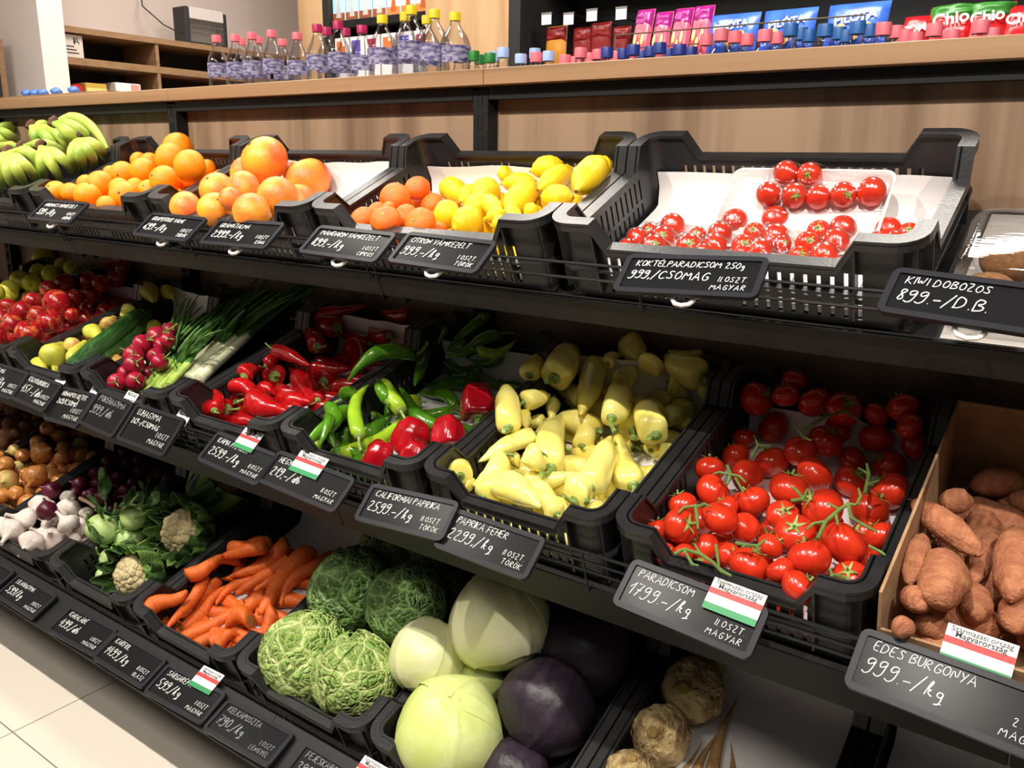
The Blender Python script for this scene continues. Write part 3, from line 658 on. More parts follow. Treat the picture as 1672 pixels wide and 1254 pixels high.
# ---------------------------------------------------------------- layers that carry the piles
def UL(t): return t+', buried under the top layer of its pile'
under(CO, 'orange', PR['orange'], .07, UL('orange'), 'orange', 'buried oranges', y=(.03, .36))
under(CG, 'grapefruit', PR['grapefruit'], .1, UL('grapefruit'), 'grapefruit', 'buried grapefruit', x=(.03, .4), y=(.03, .25))
under(CL, 'mandarin', PR['mandarin'], .062, UL('mandarin'), 'mandarin', 'buried mandarins', x=(.03, .23), y=(.03, .2))
under(CL, 'lemon', [PR['lemon'][0]], .054, UL('lemon'), 'lemon', 'buried lemons', x=(.24, .57), y=(.03, .33), aspect=1.36, L=.072)
under(CYA, 'apple', PR['yellowapple'], .07, UL('yellow apple'), 'apple', 'buried yellow apples')
under(CRA, 'apple', PR['redapple'], .07, UL('red apple'), 'apple', 'buried red apples')
under(CPE, 'pear', PR['pear'], .062, UL('pear'), 'pear', 'buried pears', x=(.03, .25), y=(.03, .45), aspect=1.36, L=.085)
under(CKP, 'pepper', PR['kapia'], .046, UL('long red pepper'), 'pepper', 'buried long red peppers', y=(.03, .5), aspect=3.1, L=.14)
under(CHP, 'pepper', PR['hot'][:4], .034, UL('green hot pepper'), 'pepper', 'buried green hot peppers', y=(.03, .5), aspect=5.6, L=.16)
under(CWP, 'pepper', PR['wax'], .05, UL('pale yellow pepper'), 'pepper', 'buried pale yellow peppers', y=(.03, .54), aspect=2.5, L=.11)
under(CTO, 'tomato', PR['tomato'], .062, UL('vine tomato'), 'tomato', 'buried vine tomatoes', y=(.03, .3), x=(.03, .36))
under(CSW, 'sweet_potato', PR['sweet'], .075, UL('sweet potato'), 'sweet potato', 'buried sweet potatoes', x=(.01, .41), y=(.01, .4), aspect=2.1, L=.14)
under(CPO, 'potato', PR['potato'], .065, UL('potato'), 'potato', 'buried potatoes')
under(CON, 'onion', PR['onion'][:3], .065, UL('brown onion'), 'onion', 'buried brown onions', y=(.03, .46))
under(CGA, 'onion', PR['redonion'], .062, UL('red onion'), 'onion', 'buried red onions', y=(.2, .5))
under(CGA, 'garlic', PR['garlic'], .055, UL('garlic bulb'), 'garlic', 'buried garlic bulbs', y=(.03, .19))
under(CCA, 'carrot', PR['carrot'], .036, UL('carrot'), 'carrot', 'buried carrots', y=(.03, .4), aspect=5.2, L=.17, gap=.86)
# ---------------------------------------------------------------- top row fruit
A5 = ((0, 200), 3.981); A6 = ((400, 200), 3.981)
TAGS = 'the price tags'
rounds(CO, 'orange', PR['orange'], xf(*A5, [(1350, 290, 50), (1160, 165, 98), (905, 250, 58), (975, 258, 62), (1190, 385, 52), (1290, 365, 55), (1235, 285, 107), (1110, 235, 102), (935, 318, 88), (800, 335, 82), (1070, 378, 97), (880, 425, 66), (970, 440, 70), (655, 400, 86), (775, 425, 66), (805, 475, 92), (365, 450, 70), (465, 460, 70), (570, 475, 86), (690, 535, 60), (560, 400, 60), (720, 330, 50)]),
       'orange', TAGS, 'the banana crate', 'orange', 'oranges', 5)
gcol = ['', 'pale', 'blushed pink', '', '', '', 'pale', 'pale', '']
rounds(CG, 'grapefruit', PR['grapefruit'], xf(*A5, [(1600, 330, 108), (1905, 330, 70), (2007, 372, 146), (1590, 435, 118), (1812, 492, 142), (1722, 245, 155), (1410, 438, 115), (1400, 568, 114), (1215, 562, 114), (1640, 592, 134), (1500, 500, 80)]),
       'grapefruit', TAGS, 'the orange crate', 'grapefruit', 'grapefruit', 4)
rounds(CL, 'mandarin', PR['mandarin'], xf(*A6, [(1145, 505, 86), (1120, 428, 86), (1215, 535, 82), (1360, 530, 42), (975, 488, 102), (855, 575, 66), (1010, 665, 55), (1045, 608, 80), (765, 628, 88), (1260, 690, 62), (915, 638, 102), (1140, 658, 108), (930, 560, 50)]),
       'mandarin', TAGS, 'the grapefruit crate', 'mandarin', 'mandarins', 4, dirs=lambda i: Vector((.3*math.sin(i*2), -.8 if i in (11, 7) else -.3, .8)))
longs(CL, 'lemon', PR['lemon'], xl(*A6, [(2280, 300, 2390, 260, 130), (1640, 340, 1740, 330, 110), (1850, 320, 2070, 260, 150), (1290, 400, 1420, 480, 165, None, 'orange-tinged'), (1900, 440, 2130, 290, 155), (1660, 400, 1900, 380, 130), (1400, 520, 1510, 430, 140), (1480, 510, 1640, 400, 190), (2150, 450, 2330, 240, 210, None, 'greenish'), (1690, 590, 1890, 390, 185), (1420, 600, 1610, 500, 185), (1560, 480, 1650, 600, 120), (1920, 480, 2145, 490, 165), (1240, 590, 1390, 600, 185), (1560, 630, 1700, 580, 110), (1350, 700, 1540, 590, 205), (1670, 600, 1800, 610, 130), (1820, 600, 1900, 550, 110), (1600, 680, 1720, 640, 120)]),
      1.36, 'lemon', TAGS, 'the mandarin pile', 'lemon', 'lemons', 5, tol=.78, taper=(.62, .95, .95, .62))
# banana hands: crown, then (bulge, tip) of every finger
def hand(crown, fingers, label, hc=.16, sc=1):
    K = lambda t, h: P(CB, t[0]/8.36, 190+t[1]/8.36, h)[0]
    c0 = K(crown, hc); r = thing('banana_bunch', label, 'bananas', 'green banana bunches', CB.mw)
    MB().tube([c0+Vector((0, .02, .012)), c0+Vector((0, .004, .006)), c0-Vector((0, .01, .004))], [.012, .017, .015], 8).build('cut_crown', mat('banana_crown', srgb(96, 62, 40), .85, srgb(60, 40, 30), 60), r)
    for i, (m, t, *hh) in enumerate(fingers):
        hm, ht = hh if hh else (hc-.012, hc-.09)
        a, b = K(m, hm), K(t, max(.02, ht)); b2 = b+(b-a)*.12-Vector((0, 0, .005))
        pts = []
        for k in range(15):
            s = k/14; q = c0*(1-s)**2+(a*2-(c0+b)*.5)*2*s*(1-s)+b*s*s; pts.append(q)
        n = len(pts); rad = [.0085 if k < 2 else .0105 if k == 2 else .0135 if k == 3 else .0188*math.sin(math.pi*min(1, .3+.63*(k-3)/(n-4)))**.6 if k < n-1 else .005 for k in range(n)]
        MB().tube(pts, [x*sc for x in rad], 6).build('banana', G['banana'], r, 75)
hand((-80, 170), [((130, 140), (315, 250)), ((90, 240), (330, 380)), ((0, 330), (180, 430))], 'green banana bunch at the end of the crate, lying behind')
hand((420, 140), [((600, 120), (680, 150), .17, .15), ((760, 230), (930, 520)), ((640, 290), (800, 520)), ((500, 300), (600, 420))], 'green banana bunch with orange-brown crown by the wood panel', .18)
hand((725, 100), [((1120, 50), (1470, 440)), ((1010, 140), (1300, 390)), ((940, 230), (1080, 400))], 'tallest green banana bunch, leaning over the orange crate', .21)
hand((290, 430), [((420, 520), (540, 700)), ((60, 420), (-60, 560)), ((680, 390), (940, 620)), ((470, 560), (560, 720))], 'green banana bunch with blackened crown in mid-pile', .17)
hand((1040, 320), [((1300, 400), (1440, 600)), ((1200, 480), (1300, 680)), ((1090, 520), (1170, 740)), ((1000, 520), (1050, 760))], 'small green banana bunch hanging at the orange crate wall', .17)
hand((550, 420), [((820, 560), (1020, 800)), ((680, 600), (840, 900)), ((570, 620), (600, 900))], 'ripest pale banana bunch at the crate corner', .17)
hand((100, 500), [((430, 520), (560, 820)), ((320, 650), (500, 880)), ((210, 700), (350, 950)), ((110, 720), (190, 980)), ((10, 700), (20, 1020)), ((-100, 680), (-120, 1000))], 'green banana bunch hanging over the front rim of its crate', .19)
# ---------------------------------------------------------------- cocktail tomatoes in trays
FOAM = mat('white_foam_tray', srgb(236, 230, 228), .45, bump=.03, bscale=80)
def film_mat(bump=.12, cap=.3, ior=1.35, tint=1, rough=.08):
    m = bpy.data.materials.new('clear_film'); m.use_nodes = True; nt = m.node_tree; N = nt.nodes; L = nt.links
    N.remove(N['Principled BSDF']); t = N.new('ShaderNodeBsdfTransparent'); g = N.new('ShaderNodeBsdfGlossy'); g.inputs['Roughness'].default_value = rough; x = N.new('ShaderNodeMixShader')
    f = N.new('ShaderNodeFresnel'); f.inputs['IOR'].default_value = ior; no = N.new('ShaderNodeTexNoise'); no.inputs['Scale'].default_value = 60; b = N.new('ShaderNodeBump'); b.inputs['Strength'].default_value = bump; t.inputs[0].default_value = (tint, tint, min(1, tint*1.02), 1); b.inputs['Distance'].default_value = .01
    tc = N.new('ShaderNodeTexCoord'); mp = N.new('ShaderNodeMapping'); mp.inputs['Scale'].default_value = (.3, 2, 1); L.new(tc.outputs['Object'], mp.inputs[0]); L.new(mp.outputs[0], no.inputs['Vector'])
    L.new(no.outputs['Fac'], b.inputs['Height']); L.new(b.outputs[0], f.inputs['Normal']); L.new(b.outputs[0], g.inputs['Normal'])
    mn = N.new('ShaderNodeMath'); mn.operation = 'MINIMUM'; mn.inputs[1].default_value = cap; L.new(f.outputs[0], mn.inputs[0]); L.new(mn.outputs[0], x.inputs[0]); L.new(t.outputs[0], x.inputs[1]); L.new(g.outputs[0], x.inputs[2]); L.new(x.outputs[0], N['Material Output'].inputs[0]); return m
FILM = film_mat()
B1 = ((860, 180), 2.059)
def tray(label, ctr, w, l, picks, noun, rot=0, h=.0, tilt=0, cols='the lemons'):
    cx, cy = ctr
    mw = CK.mw @ Matrix.Translation((cx, cy, CK.floor+.008+h)) @ Matrix.Rotation(rot, 4, 'Z') @ Matrix.Rotation(tilt, 4, 'X')
    r = thing('foam_tray', label, 'tray', 'wrapped cocktail tomato trays', mw)
    hw, hl, d, c = w/2, l/2, .022, .02
    m = MB()
    def ring(ix, z, n=5):
        q = []
        for (sx, sy, a0) in ((1, -1, -90), (1, 1, 0), (-1, 1, 90), (-1, -1, 180)):
            for i in range(n+1):
                a = R(a0+90*i/n); q.append((sx*(hw-c)+(c-ix)*math.cos(a), sy*(hl-c)+(c-ix)*math.sin(a), z))
        return q
    rs = [ring(.012, 0), ring(0, d), ring(.004, d+.001), ring(.013, .004)]; n = len(rs[0]); vs = sum(rs, []); fs = [tuple(range(n-1, -1, -1)), tuple(range(3*n, 4*n))]
    for k in range(3):
        for i in range(n): j = (i+1) % n; fs.append((k*n+i, k*n+j, k*n+n+j, k*n+n+i))
    m.add(vs, fs); m.build('tray', FOAM, r, 40)
    inv = mw.inverted(); tops = []; its = []
    for i, (u, v, rp) in enumerate(picks):
        u, v, rp = 860+u/2.059, 180+v/2.059, rp/2.059; best = None
        for it in range(60):                     # rest in the tray or on its neighbours
            hz = .006+it*.003; o = inv @ CAM; dd = inv.to_3x3() @ ray(u, v); k = (hz+rp*.9*it*0+.0-o.z)/dd.z
            q = o+dd*k; rr = rp*k/FPX; 
            if q.z < rr*.92+.004: continue
            if all((q-a).length > (rr+b)*.9 for a, b in tops): break
        tops.append((q, rr))
        o = obj('cherry_tomato', PR['cherry'][i % 2], mw @ (Matrix.Translation(q) @ look(Vector((math.sin(i*3), -.6, .7)), i) @ Matrix.Scale(2*rr, 4)))
        its.append((o, q.x, q.y, rr, ''))
    autolabel(its, 'cocktail tomato in '+noun, 'the rim', cols, 4, 'cocktail tomatoes in trays', 'tomato')
    def f(u, v):
        x = (u-.5)*(w+.002); y = (v-.5)*(l+.002); z = d+.0015
        for q, rr in tops:
            t = math.hypot(x-q.x, y-q.y)
            if t < rr*1.6: z = max(z, q.z+math.sqrt(max(0, rr*rr-min(t, rr*.8)**2))+.0015-max(0, t-rr*.8)*1.1)
        return (x, y, z)
    MB().sheet(f, 30, 40, .0002).build('clear_film', FILM, r, 70)
tray('white tray of wrapped cocktail tomatoes by the lemon crate wall', (.115, .145), .118, .19, [(490, 388, 42), (415, 408, 30), (370, 432, 38), (455, 432, 44), (335, 458, 28), (425, 460, 45)], 'the lemon-side tray', .0)
tray('white tray with a stalked tomato, second from the lemon crate', (.236, .145), .116, .19, [(700, 372, 43), (575, 420, 30), (650, 415, 42), (545, 458, 45), (630, 458, 45), (590, 475, 28)], 'the stalked tray', .0)
tray('white tray of seven cocktail tomatoes in the crate middle', (.346, .145), .1, .19, [(835, 366, 46), (765, 412, 36), (835, 425, 46), (730, 458, 42), (785, 470, 40), (860, 450, 30), (720, 480, 30)], 'the middle tray', .0)
tray('white tray of glossy cocktail tomatoes, second from the kiwi side', (.45, .145), .1, .2, [(1062, 398, 46), (982, 408, 40), (1040, 440, 45), (945, 448, 42), (1000, 490, 48), (915, 490, 36)], 'the kiwi-side tray', .0)
tray('white tray half hidden by the crate corner next to kiwi', (.545, .14), .082, .18, [(1215, 402, 44), (1285, 412, 36), (1180, 440, 36), (1240, 440, 36)], 'the corner tray', .0)
tray('white tray lying across the top of the other trays', (.345, .275), .285, .18, [(872, 212, 43), (950, 217, 42), (812, 282, 42), (900, 287, 44), (980, 292, 42), (1065, 284, 44), (1160, 274, 50)], 'the crosswise tray', 0.0, .03, .42)
# ---------------------------------------------------------------- middle row
A0 = ((0, 380), 3.981)
rounds(CYA, 'apple', PR['yellowapple'], xf(*A0, [(285, 165, 74), (400, 215, 54), (465, 230, 50), (250, 258, 60), (330, 268, 62), (130, 305, 62), (210, 330, 62), (60, 378, 72), (20, 440, 60), (-40, 400, 70), (-60, 300, 60), (-60, 500, 60)]), 'yellow apple', TAGS, 'the picture edge', 'apple', 'yellow apples', 4)
rounds(CRA, 'apple', PR['redapple'], xf(*A0, [(720, 240, 70), (800, 230, 62), (760, 300, 64), (590, 320, 74), (660, 330, 58), (590, 402, 74), (430, 345, 80), (320, 372, 64), (480, 425, 62), (215, 445, 66), (370, 465, 97), (470, 535, 48), (50, 490, 64), (150, 510, 72), (240, 540, 70), (325, 575, 84), (0, 560, 62), (75, 598, 84), (190, 650, 90), (50, 705, 64), (-10, 680, 52), (410, 510, 60)]), 'red apple', TAGS, 'the yellow apple crate', 'apple', 'red apples', 5)
longs(CPE, 'pear', PR['pear'], xl(*A0, [(1000, 440, 950, 360, 0.1+124, 0), (1130, 420, 1080, 370, 95, 0), (790, 545, 860, 500, 115, 1, 'shaded'), (745, 550, 690, 615, 118, 2, 'brownish'), (660, 690, 580, 630, 118, 1), (560, 740, 640, 690, 84, 0, 'slender'), (440, 700, 490, 750, 104, 2, 'reddish'), (560, 700, 450, 830, 92, 0, 'yellowish'), (290, 920, 235, 840, 112, 0, 'greenish'), (400, 880, 340, 900, 76, 1), (420, 860, 480, 800, 80, 1), (410, 725, 310, 830, 165, 1, 'freckled')]), 1.36, 'pear', TAGS, 'the red apple crate', 'pear', 'pears', 4, tol=.7, taper=(.5, .7, 1, .8))
c_ = longs(CPE, 'cucumber', PR['cucumber'], xl(*A0, [(980, 515, 650, 820, 92), (915, 515, 430, 890, 112)]), 7, 'cucumber', TAGS, 'the pears', 'cucumber', 'cucumbers', tol=.55)
tag(c_[1], 'dark green cucumber lying against the pears', 'cucumber', 'cucumbers'); tag(c_[0], 'dark green cucumber beside the radishes', 'cucumber', 'cucumbers')
rounds(CRD, 'radish', PR['radish'], xf(*A0, [(1095, 635, 52), (1020, 680, 70), (920, 725, 62), (1050, 735, 56), (870, 800, 67), (1010, 805, 56), (870, 860, 66), (1035, 842, 56), (960, 915, 52), (810, 915, 52), (880, 965, 62), (760, 975, 62), (1090, 700, 50)]), 'radish', TAGS, 'the cucumbers', 'radish', 'radishes', 4, dirs=lambda i: Vector((.9, .5*math.sin(i), .5)), tol=.85)
RUB = mat('green_rubber_band', srgb(34, 120, 66), .6)
def scallion(pts, w, label, hs=(.05, .06, .09), thick=1):
    """pts: base, end of the white, leaf tip (pixels of the A0 view)"""
    Q = [P(CRD, u/3.981, 380+v/3.981, h)[0] for (u, v), h in zip(pts, hs)]; wd = w/3.981*P(CRD, pts[0][0]/3.981, 380+pts[0][1]/3.981, .05)[1]/FPX/2
    r = thing('spring_onion' if thick == 1 else 'leek', label, 'onion', 'spring onions and leeks', CRD.mw)
    d = (Q[1]-Q[0]); n = 7
    MB().tube([Q[0]-d*.02]+[Q[0]+d*k/n for k in range(n+1)], [wd*.5]+[wd*(1.15 if k == 0 else 1-.04*k) for k in range(n+1)], 9).build('white_shank', G['onionw' if thick > 1 else 'oniony'], r)
    t = MB(); q = random.Random(len(label)+int(w))
    for k in range(7): t.tube([Q[0]-d*.015, Q[0]-d*.05+Vector((q.uniform(-1, 1), q.uniform(-1, 1), q.uniform(-1, 1)))*.006, Q[0]-d*.09+Vector((q.uniform(-1, 1), q.uniform(-1, 1), q.uniform(-1, 1)))*.014], [.0012, .0009, .0004], 4)
    t.build('roots', mat('onion_roots', srgb(206, 186, 140), .8) if 'onion_roots' not in bpy.data.materials else bpy.data.materials['onion_roots'], r)
    for k in range(4 if thick == 1 else 5):
        e = Q[2]+Vector((q.uniform(-.05, .05), q.uniform(-.05, .02), q.uniform(-.02, .03))); m = (Q[1]+e)/2+Vector((q.uniform(-.02, .02), 0, q.uniform(.0, .03)))
        p = [Q[1]-d*.1]+[Q[1]*(1-s)**2+m*2*s*(1-s)+e*s*s for s in [j/8 for j in range(1, 9)]]
        MB().tube(p, [wd*(.62-.06*j) if j < 9 else .001 for j in range(len(p))], 7).build('green_leaf', G['oniong'], r)
S1 = [((870, 1020), (1110, 760), (1400, 470)), ((915, 1030), (1120, 800), (1330, 420)), ((955, 1035), (1150, 790), (1440, 500)), ((990, 1030), (1160, 830), (1480, 560)), ((1030, 1020), (1190, 840), (1360, 660)), ((840, 1005), (1080, 780), (1250, 440)), ((1060, 1010), (1210, 850), (1560, 420)), ((1100, 990), (1230, 850), (1500, 380))]
for i, s in enumerate(S1): scallion(s, 46, 'slim spring onion of the banded bunch, %s from the radishes' % ORD[[1, 2, 3, 4, 5, 0, 6, 7][i]], (.045+.004*(i % 3), .07, .13))
S2 = [((1180, 930), (1420, 700), (1620, 470)), ((1215, 950), (1500, 640), (1800, 400)), ((1255, 960), (1560, 650), (1900, 420)), ((1295, 950), (1640, 650), (2050, 330)), ((1320, 930), (1690, 590), (2150, 300)), ((1240, 900), (1450, 720), (1720, 330))]
for i, s in enumerate(S2): scallion(s, 74, 'thick white leek, %s from the spring onions' % ORD[[0, 2, 3, 4, 5, 1][i]], (.03+.006*(i % 2), .055, .14), 2)
for (u, v), l, n in (((1000, 890), 'green rubber band around the spring onion bases', 0), ((1150, 850), 'green rubber band around the leaf end of the spring onions', 1), ((1460, 660), 'green rubber band around the leeks', 2)):
    q = P(CRD, u/3.981, 380+v/3.981, .075)[0]; ax = Vector((.62, .78, .05)).normalized(); a = ax.orthogonal().normalized(); b = ax.cross(a)
    MB().tube([q+(a*math.cos(t*.42)*.024+b*math.sin(t*.42)*.022) for t in range(15)], .002, 6).build('rubber_band', RUB, None).matrix_world = CRD.mw
    tag(COL.objects[-1], l, 'rubber band', 'rubber bands')
KO = ((300, 430), 3.981)
longs(CKP, 'pepper', PR['kapia'], xl(*KO, [(1490, 340, 1290, 340, 105), (800, 355, 1180, 310, 92), (1340, 470, 1190, 400, 90), (1000, 420, 830, 445, 130), (1220, 525, 1010, 450, 92), (870, 545, 780, 510, 115), (1090, 530, 1110, 690, 150), (960, 540, 880, 610, 70), (590, 565, 820, 665, 92), (530, 670, 680, 612, 74), (700, 660, 690, 800, 95), (830, 695, 1090, 695, 112), (910, 765, 1010, 765, 112), (390, 740, 545, 700, 112), (320, 800, 440, 885, 112), (590, 735, 600, 790, 138), (760, 720, 825, 900, 150), (870, 890, 960, 850, 80), (480, 840, 600, 880, 90), (680, 885, 835, 930, 105), (440, 880, 680, 960, 165), (340, 900, 420, 870, 80), (390, 1000, 380, 950, 82), (290, 950, 90, 990, 130), (480, 1030, 600, 1030, 82), (200, 960, 230, 900, 90), (620, 960, 800, 970, 100)]),
      3.1, 'long red pepper', TAGS, 'the leeks', 'pepper', 'long red peppers', 5, tol=.66, minlen=2.1, ws=1.12)
longs(CHP, 'pepper', PR['hot'], xl(*KO, [(1590, 350, 1440, 520, 75), (1810, 480, 1700, 560, 75), (1960, 330, 1690, 520, 80), (2050, 460, 1690, 620, 78), (1900, 560, 2160, 500, 70), (1830, 600, 2000, 580, 72), (2070, 610, 1840, 640, 66), (1510, 595, 1040, 765, 108, 1), (1750, 330, 1660, 540, 70), (1540, 900, 1420, 960, 80), (1560, 560, 1500, 800, 80), (1700, 640, 1880, 640, 70), (1900, 700, 1820, 850, 95, 3), (1640, 1070, 1395, 800, 90, 0), (1410, 960, 1300, 760, 92), (1330, 900, 1260, 750, 75), (1100, 855, 1145, 930, 92), (1230, 980, 1320, 930, 62), (1000, 1180, 1130, 1130, 100), (860, 1120, 800, 1215, 72), (950, 930, 790, 1190, 112, 0), (940, 1000, 860, 1180, 70), (1130, 960, 960, 1235, 112, 1), (1060, 1100, 1140, 1060, 80), (1140, 1130, 1205, 790, 88, 4, 'upright'), (1150, 1130, 1370, 1010, 100, 3), (1010, 1245, 1470, 945, 92, 4, 'lime'), (1420, 1010, 1540, 960, 80), (1300, 1180, 1340, 1110, 60)]),
      5.6, 'green hot pepper', TAGS, 'the red peppers', 'pepper', 'green hot peppers', 5, tol=.6, minlen=2.2, ws=1.12)
bells = rounds(CHP, 'pepper', PR['bell'], [(618, 746, 29), (676, 743, 24), (672, 712, 32), (732, 707, 30), (778, 656, 32)], 'red bell pepper', TAGS, 'the hot peppers', 'pepper', 'red bell peppers', 5, tol=.8, dirs=lambda i: Vector((-.5, .7, .5)) if i > 2 else Vector((.3, .6, .8)))
W3 = ((660, 480), 2.883)
longs(CWP, 'pepper', PR['wax'], xl(*W3, [(1060, 225, 1150, 320, 115), (1400, 300, 1240, 265, 75), (960, 330, 1040, 300, 60), (585, 385, 660, 300, 100), (705, 400, 850, 270, 150), (1050, 380, 1070, 470, 112), (1410, 395, 1230, 290, 132), (1170, 345, 1155, 440, 122), (1430, 470, 1370, 430, 70), (1250, 420, 1350, 500, 130), (560, 510, 690, 500, 92), (840, 500, 710, 490, 92), (905, 310, 870, 575, 112), (1260, 520, 1160, 500, 85), (1340, 530, 1200, 640, 105), (975, 590, 1025, 335, 118), (700, 510, 690, 595, 66), (490, 635, 520, 425, 112), (1085, 650, 1105, 470, 140), (660, 600, 570, 620, 62), (1170, 600, 1185, 560, 120), (1185, 670, 1175, 600, 138), (910, 650, 730, 560, 112), (560, 560, 580, 640, 60), (620, 660, 340, 780, 84, None, 'blemished'), (650, 700, 700, 590, 90), (690, 825, 750, 570, 132), (835, 720, 880, 690, 92), (1160, 740, 1210, 700, 70), (980, 720, 940, 850, 100), (640, 745, 560, 860, 132), (1080, 905, 1005, 640, 128, None, 'bright yellow'), (460, 760, 325, 880, 104), (600, 900, 740, 1010, 100), (560, 880, 815, 850, 84), (265, 860, 270, 900, 112), (370, 965, 490, 830, 112), (930, 890, 1040, 950, 125), (870, 920, 985, 650, 132, None, 'curved'), (850, 1050, 960, 1030, 75), (440, 890, 665, 1010, 132), (800, 980, 940, 1015, 150), (500, 770, 520, 830, 62), (300, 900, 330, 960, 80), (720, 1040, 640, 980, 90)]),
      2.5, 'pale yellow pepper', TAGS, 'the hot peppers', 'pepper', 'pale yellow peppers', 6, tol=.66, minlen=1.7, ws=1.13)
T4 = ((1000, 560), 2.986)
tom = rounds(CTO, 'tomato', PR['tomato'], xf(*T4, [(885, 185, 62), (700, 272, 86), (845, 255, 66), (985, 292, 80), (1130, 322, 86), (1285, 348, 60), (1420, 315, 80), (1450, 405, 66), (1100, 425, 70), (1040, 480, 86), (785, 412, 80), (1285, 467, 82), (1490, 502, 82), (640, 465, 60), (600, 552, 72), (915, 530, 78), (1175, 572, 72), (775, 582, 86), (1350, 598, 80), (985, 642, 92), (1160, 675, 82), (1355, 727, 100), (475, 615, 74), (660, 652, 86), (860, 712, 97), (685, 775, 86), (830, 842, 80), (490, 725, 90), (340, 790, 75), (1025, 810, 107), (1250, 815, 102), (645, 900, 76), (560, 800, 60), (225, 920, 70), (335, 890, 90), (525, 857, 92), (1310, 945, 82), (890, 930, 100), (770, 990, 67), (1250, 1065, 80), (450, 1000, 76), (1130, 980, 114), (570, 1035, 62), (340, 1030, 62), (960, 1052, 107), (255, 1028, 56), (665, 1088, 102), (820, 1112, 72), (1160, 1150, 92), (905, 1192, 87), (440, 1092, 50), (790, 1197, 42), (1195, 1215, 52), (1030, 1170, 52)]),
       'red vine tomato', TAGS, 'the pale pepper crate', 'tomato', 'vine tomatoes', 6, tol=.9, dirs=lambda i: Vector((math.sin(i*1.7), .3+.6*math.cos(i*2.3), .75)))
VINE = mat('tomato_vine', srgb(104, 128, 58), .6, srgb(76, 100, 44), 30)
def vine(main, sides, label, h=.1):
    K = lambda t: CTO.mw @ P(CTO, 1000+t[0]/2.986, 560+t[1]/2.986, t[2] if len(t) > 2 else h)[0]
    b = MB(); p = [K(t) for t in main]; b.tube(p, [.003]*(len(p)-1)+[.002], 7)
    for s in sides: b.tube([K(t) for t in s], [.0025]*(len(s)-1)+[.0016], 6)
    o = b.build('tomato_vine', VINE); return tag(o, label, 'vine stem', 'green tomato vines')
vine([(405, 790), (412, 850), (418, 910)], [[(405, 795), (350, 800), (320, 830)], [(410, 800), (450, 785), (480, 800)]], 'short green vine stem between the leftover front tomatoes', .135)
vine([(560, 600), (575, 640), (560, 690)], [[(570, 640), (620, 650), (650, 680)], [(570, 640), (520, 630), (490, 640)], [(600, 660), (640, 730)]], 'thin green vine stem in the tomatoes at the pepper crate wall', .12)
vine([(1000, 955), (1040, 870), (1110, 810), (1150, 785), (1190, 790)], [[(1150, 790), (1160, 850), (1230, 890), (1290, 920)], [(1040, 870), (980, 880), (945, 910)], [(1110, 815), (1050, 780)], [(1090, 840), (1100, 890)], [(1190, 790), (1210, 750), (1200, 710)]], 'large branching green vine over the biggest front tomatoes', .15)
vine([(300, 1030), (350, 1005), (430, 1030), (490, 1070), (530, 1110), (580, 1135)], [[(505, 985), (512, 1040), (520, 1090)], [(350, 1010), (390, 1080), (420, 1085)], [(430, 1030), (400, 980)]], 'green vine stem lying at the front rim by the price tag', .125)
vine([(600, 975), (650, 985), (710, 990), (745, 960)], [[(650, 985), (630, 1000)], [(710, 990), (700, 1020)]], 'green vine stem across the small middle tomatoes', .135)
vine([(1055, 1205), (1070, 1130), (1120, 1140), (1160, 1160)], [[(1070, 1130), (1060, 1100)], [(1250, 990), (1310, 1020), (1330, 1035)]], 'green vine stem at the corner tomato of the front rim', .13)
vine([(1230, 735), (1250, 640), (1240, 590)], [[(1250, 640), (1200, 610)], [(1245, 690), (1300, 670)]], 'green vine stem upright among the shaded tomatoes', .12)
vine([(930, 420), (1040, 360), (1130, 330), (1220, 390)], [[(1040, 360), (1010, 300)], [(880, 380), (930, 460), (970, 475)], [(1130, 330), (1130, 260)]], 'long green vine over the rearmost shaded tomatoes', .14)
vine([(680, 560), (710, 500), (770, 505)], [[(710, 500), (690, 450)]], 'green vine stem among shaded tomatoes near the pepper crate', .11)
vine([(870, 770), (930, 760), (950, 715)], [[(930, 760), (900, 720), (870, 700)]], 'green vine stem under the round middle tomato', .13)
SW = ((1272, 680), 4.18)
longs(CSW, 'sweet_potato', PR['sweet'], xl(*SW, [(1300, 480, 1700, 430, 210, 0), (1480, 640, 1700, 620, 170), (1090, 600, 1320, 560, 175, 3), (1560, 560, 1800, 600, 160), (1290, 690, 1500, 790, 235), (1480, 800, 1330, 1120, 170, 1), (985, 810, 900, 1150, 175, 0), (860, 1180, 1000, 1320, 190), (800, 1380, 900, 1480, 160), (920, 1400, 1150, 1500, 190), (1320, 1150, 1350, 1400, 225, 3), (1750, 1180, 1550, 1450, 260, 0), (1110, 920, 1050, 1260, 330, 2, 'fattest'), (1610, 770, 1590, 1250, 320, 1, 'upright'), (910, 575, 1400, 935, 205, 0, 'spindle-shaped')]), 2.1, 'sweet potato', TAGS, 'the tomato crate', 'sweet potato', 'sweet potatoes', 4, tol=.66)
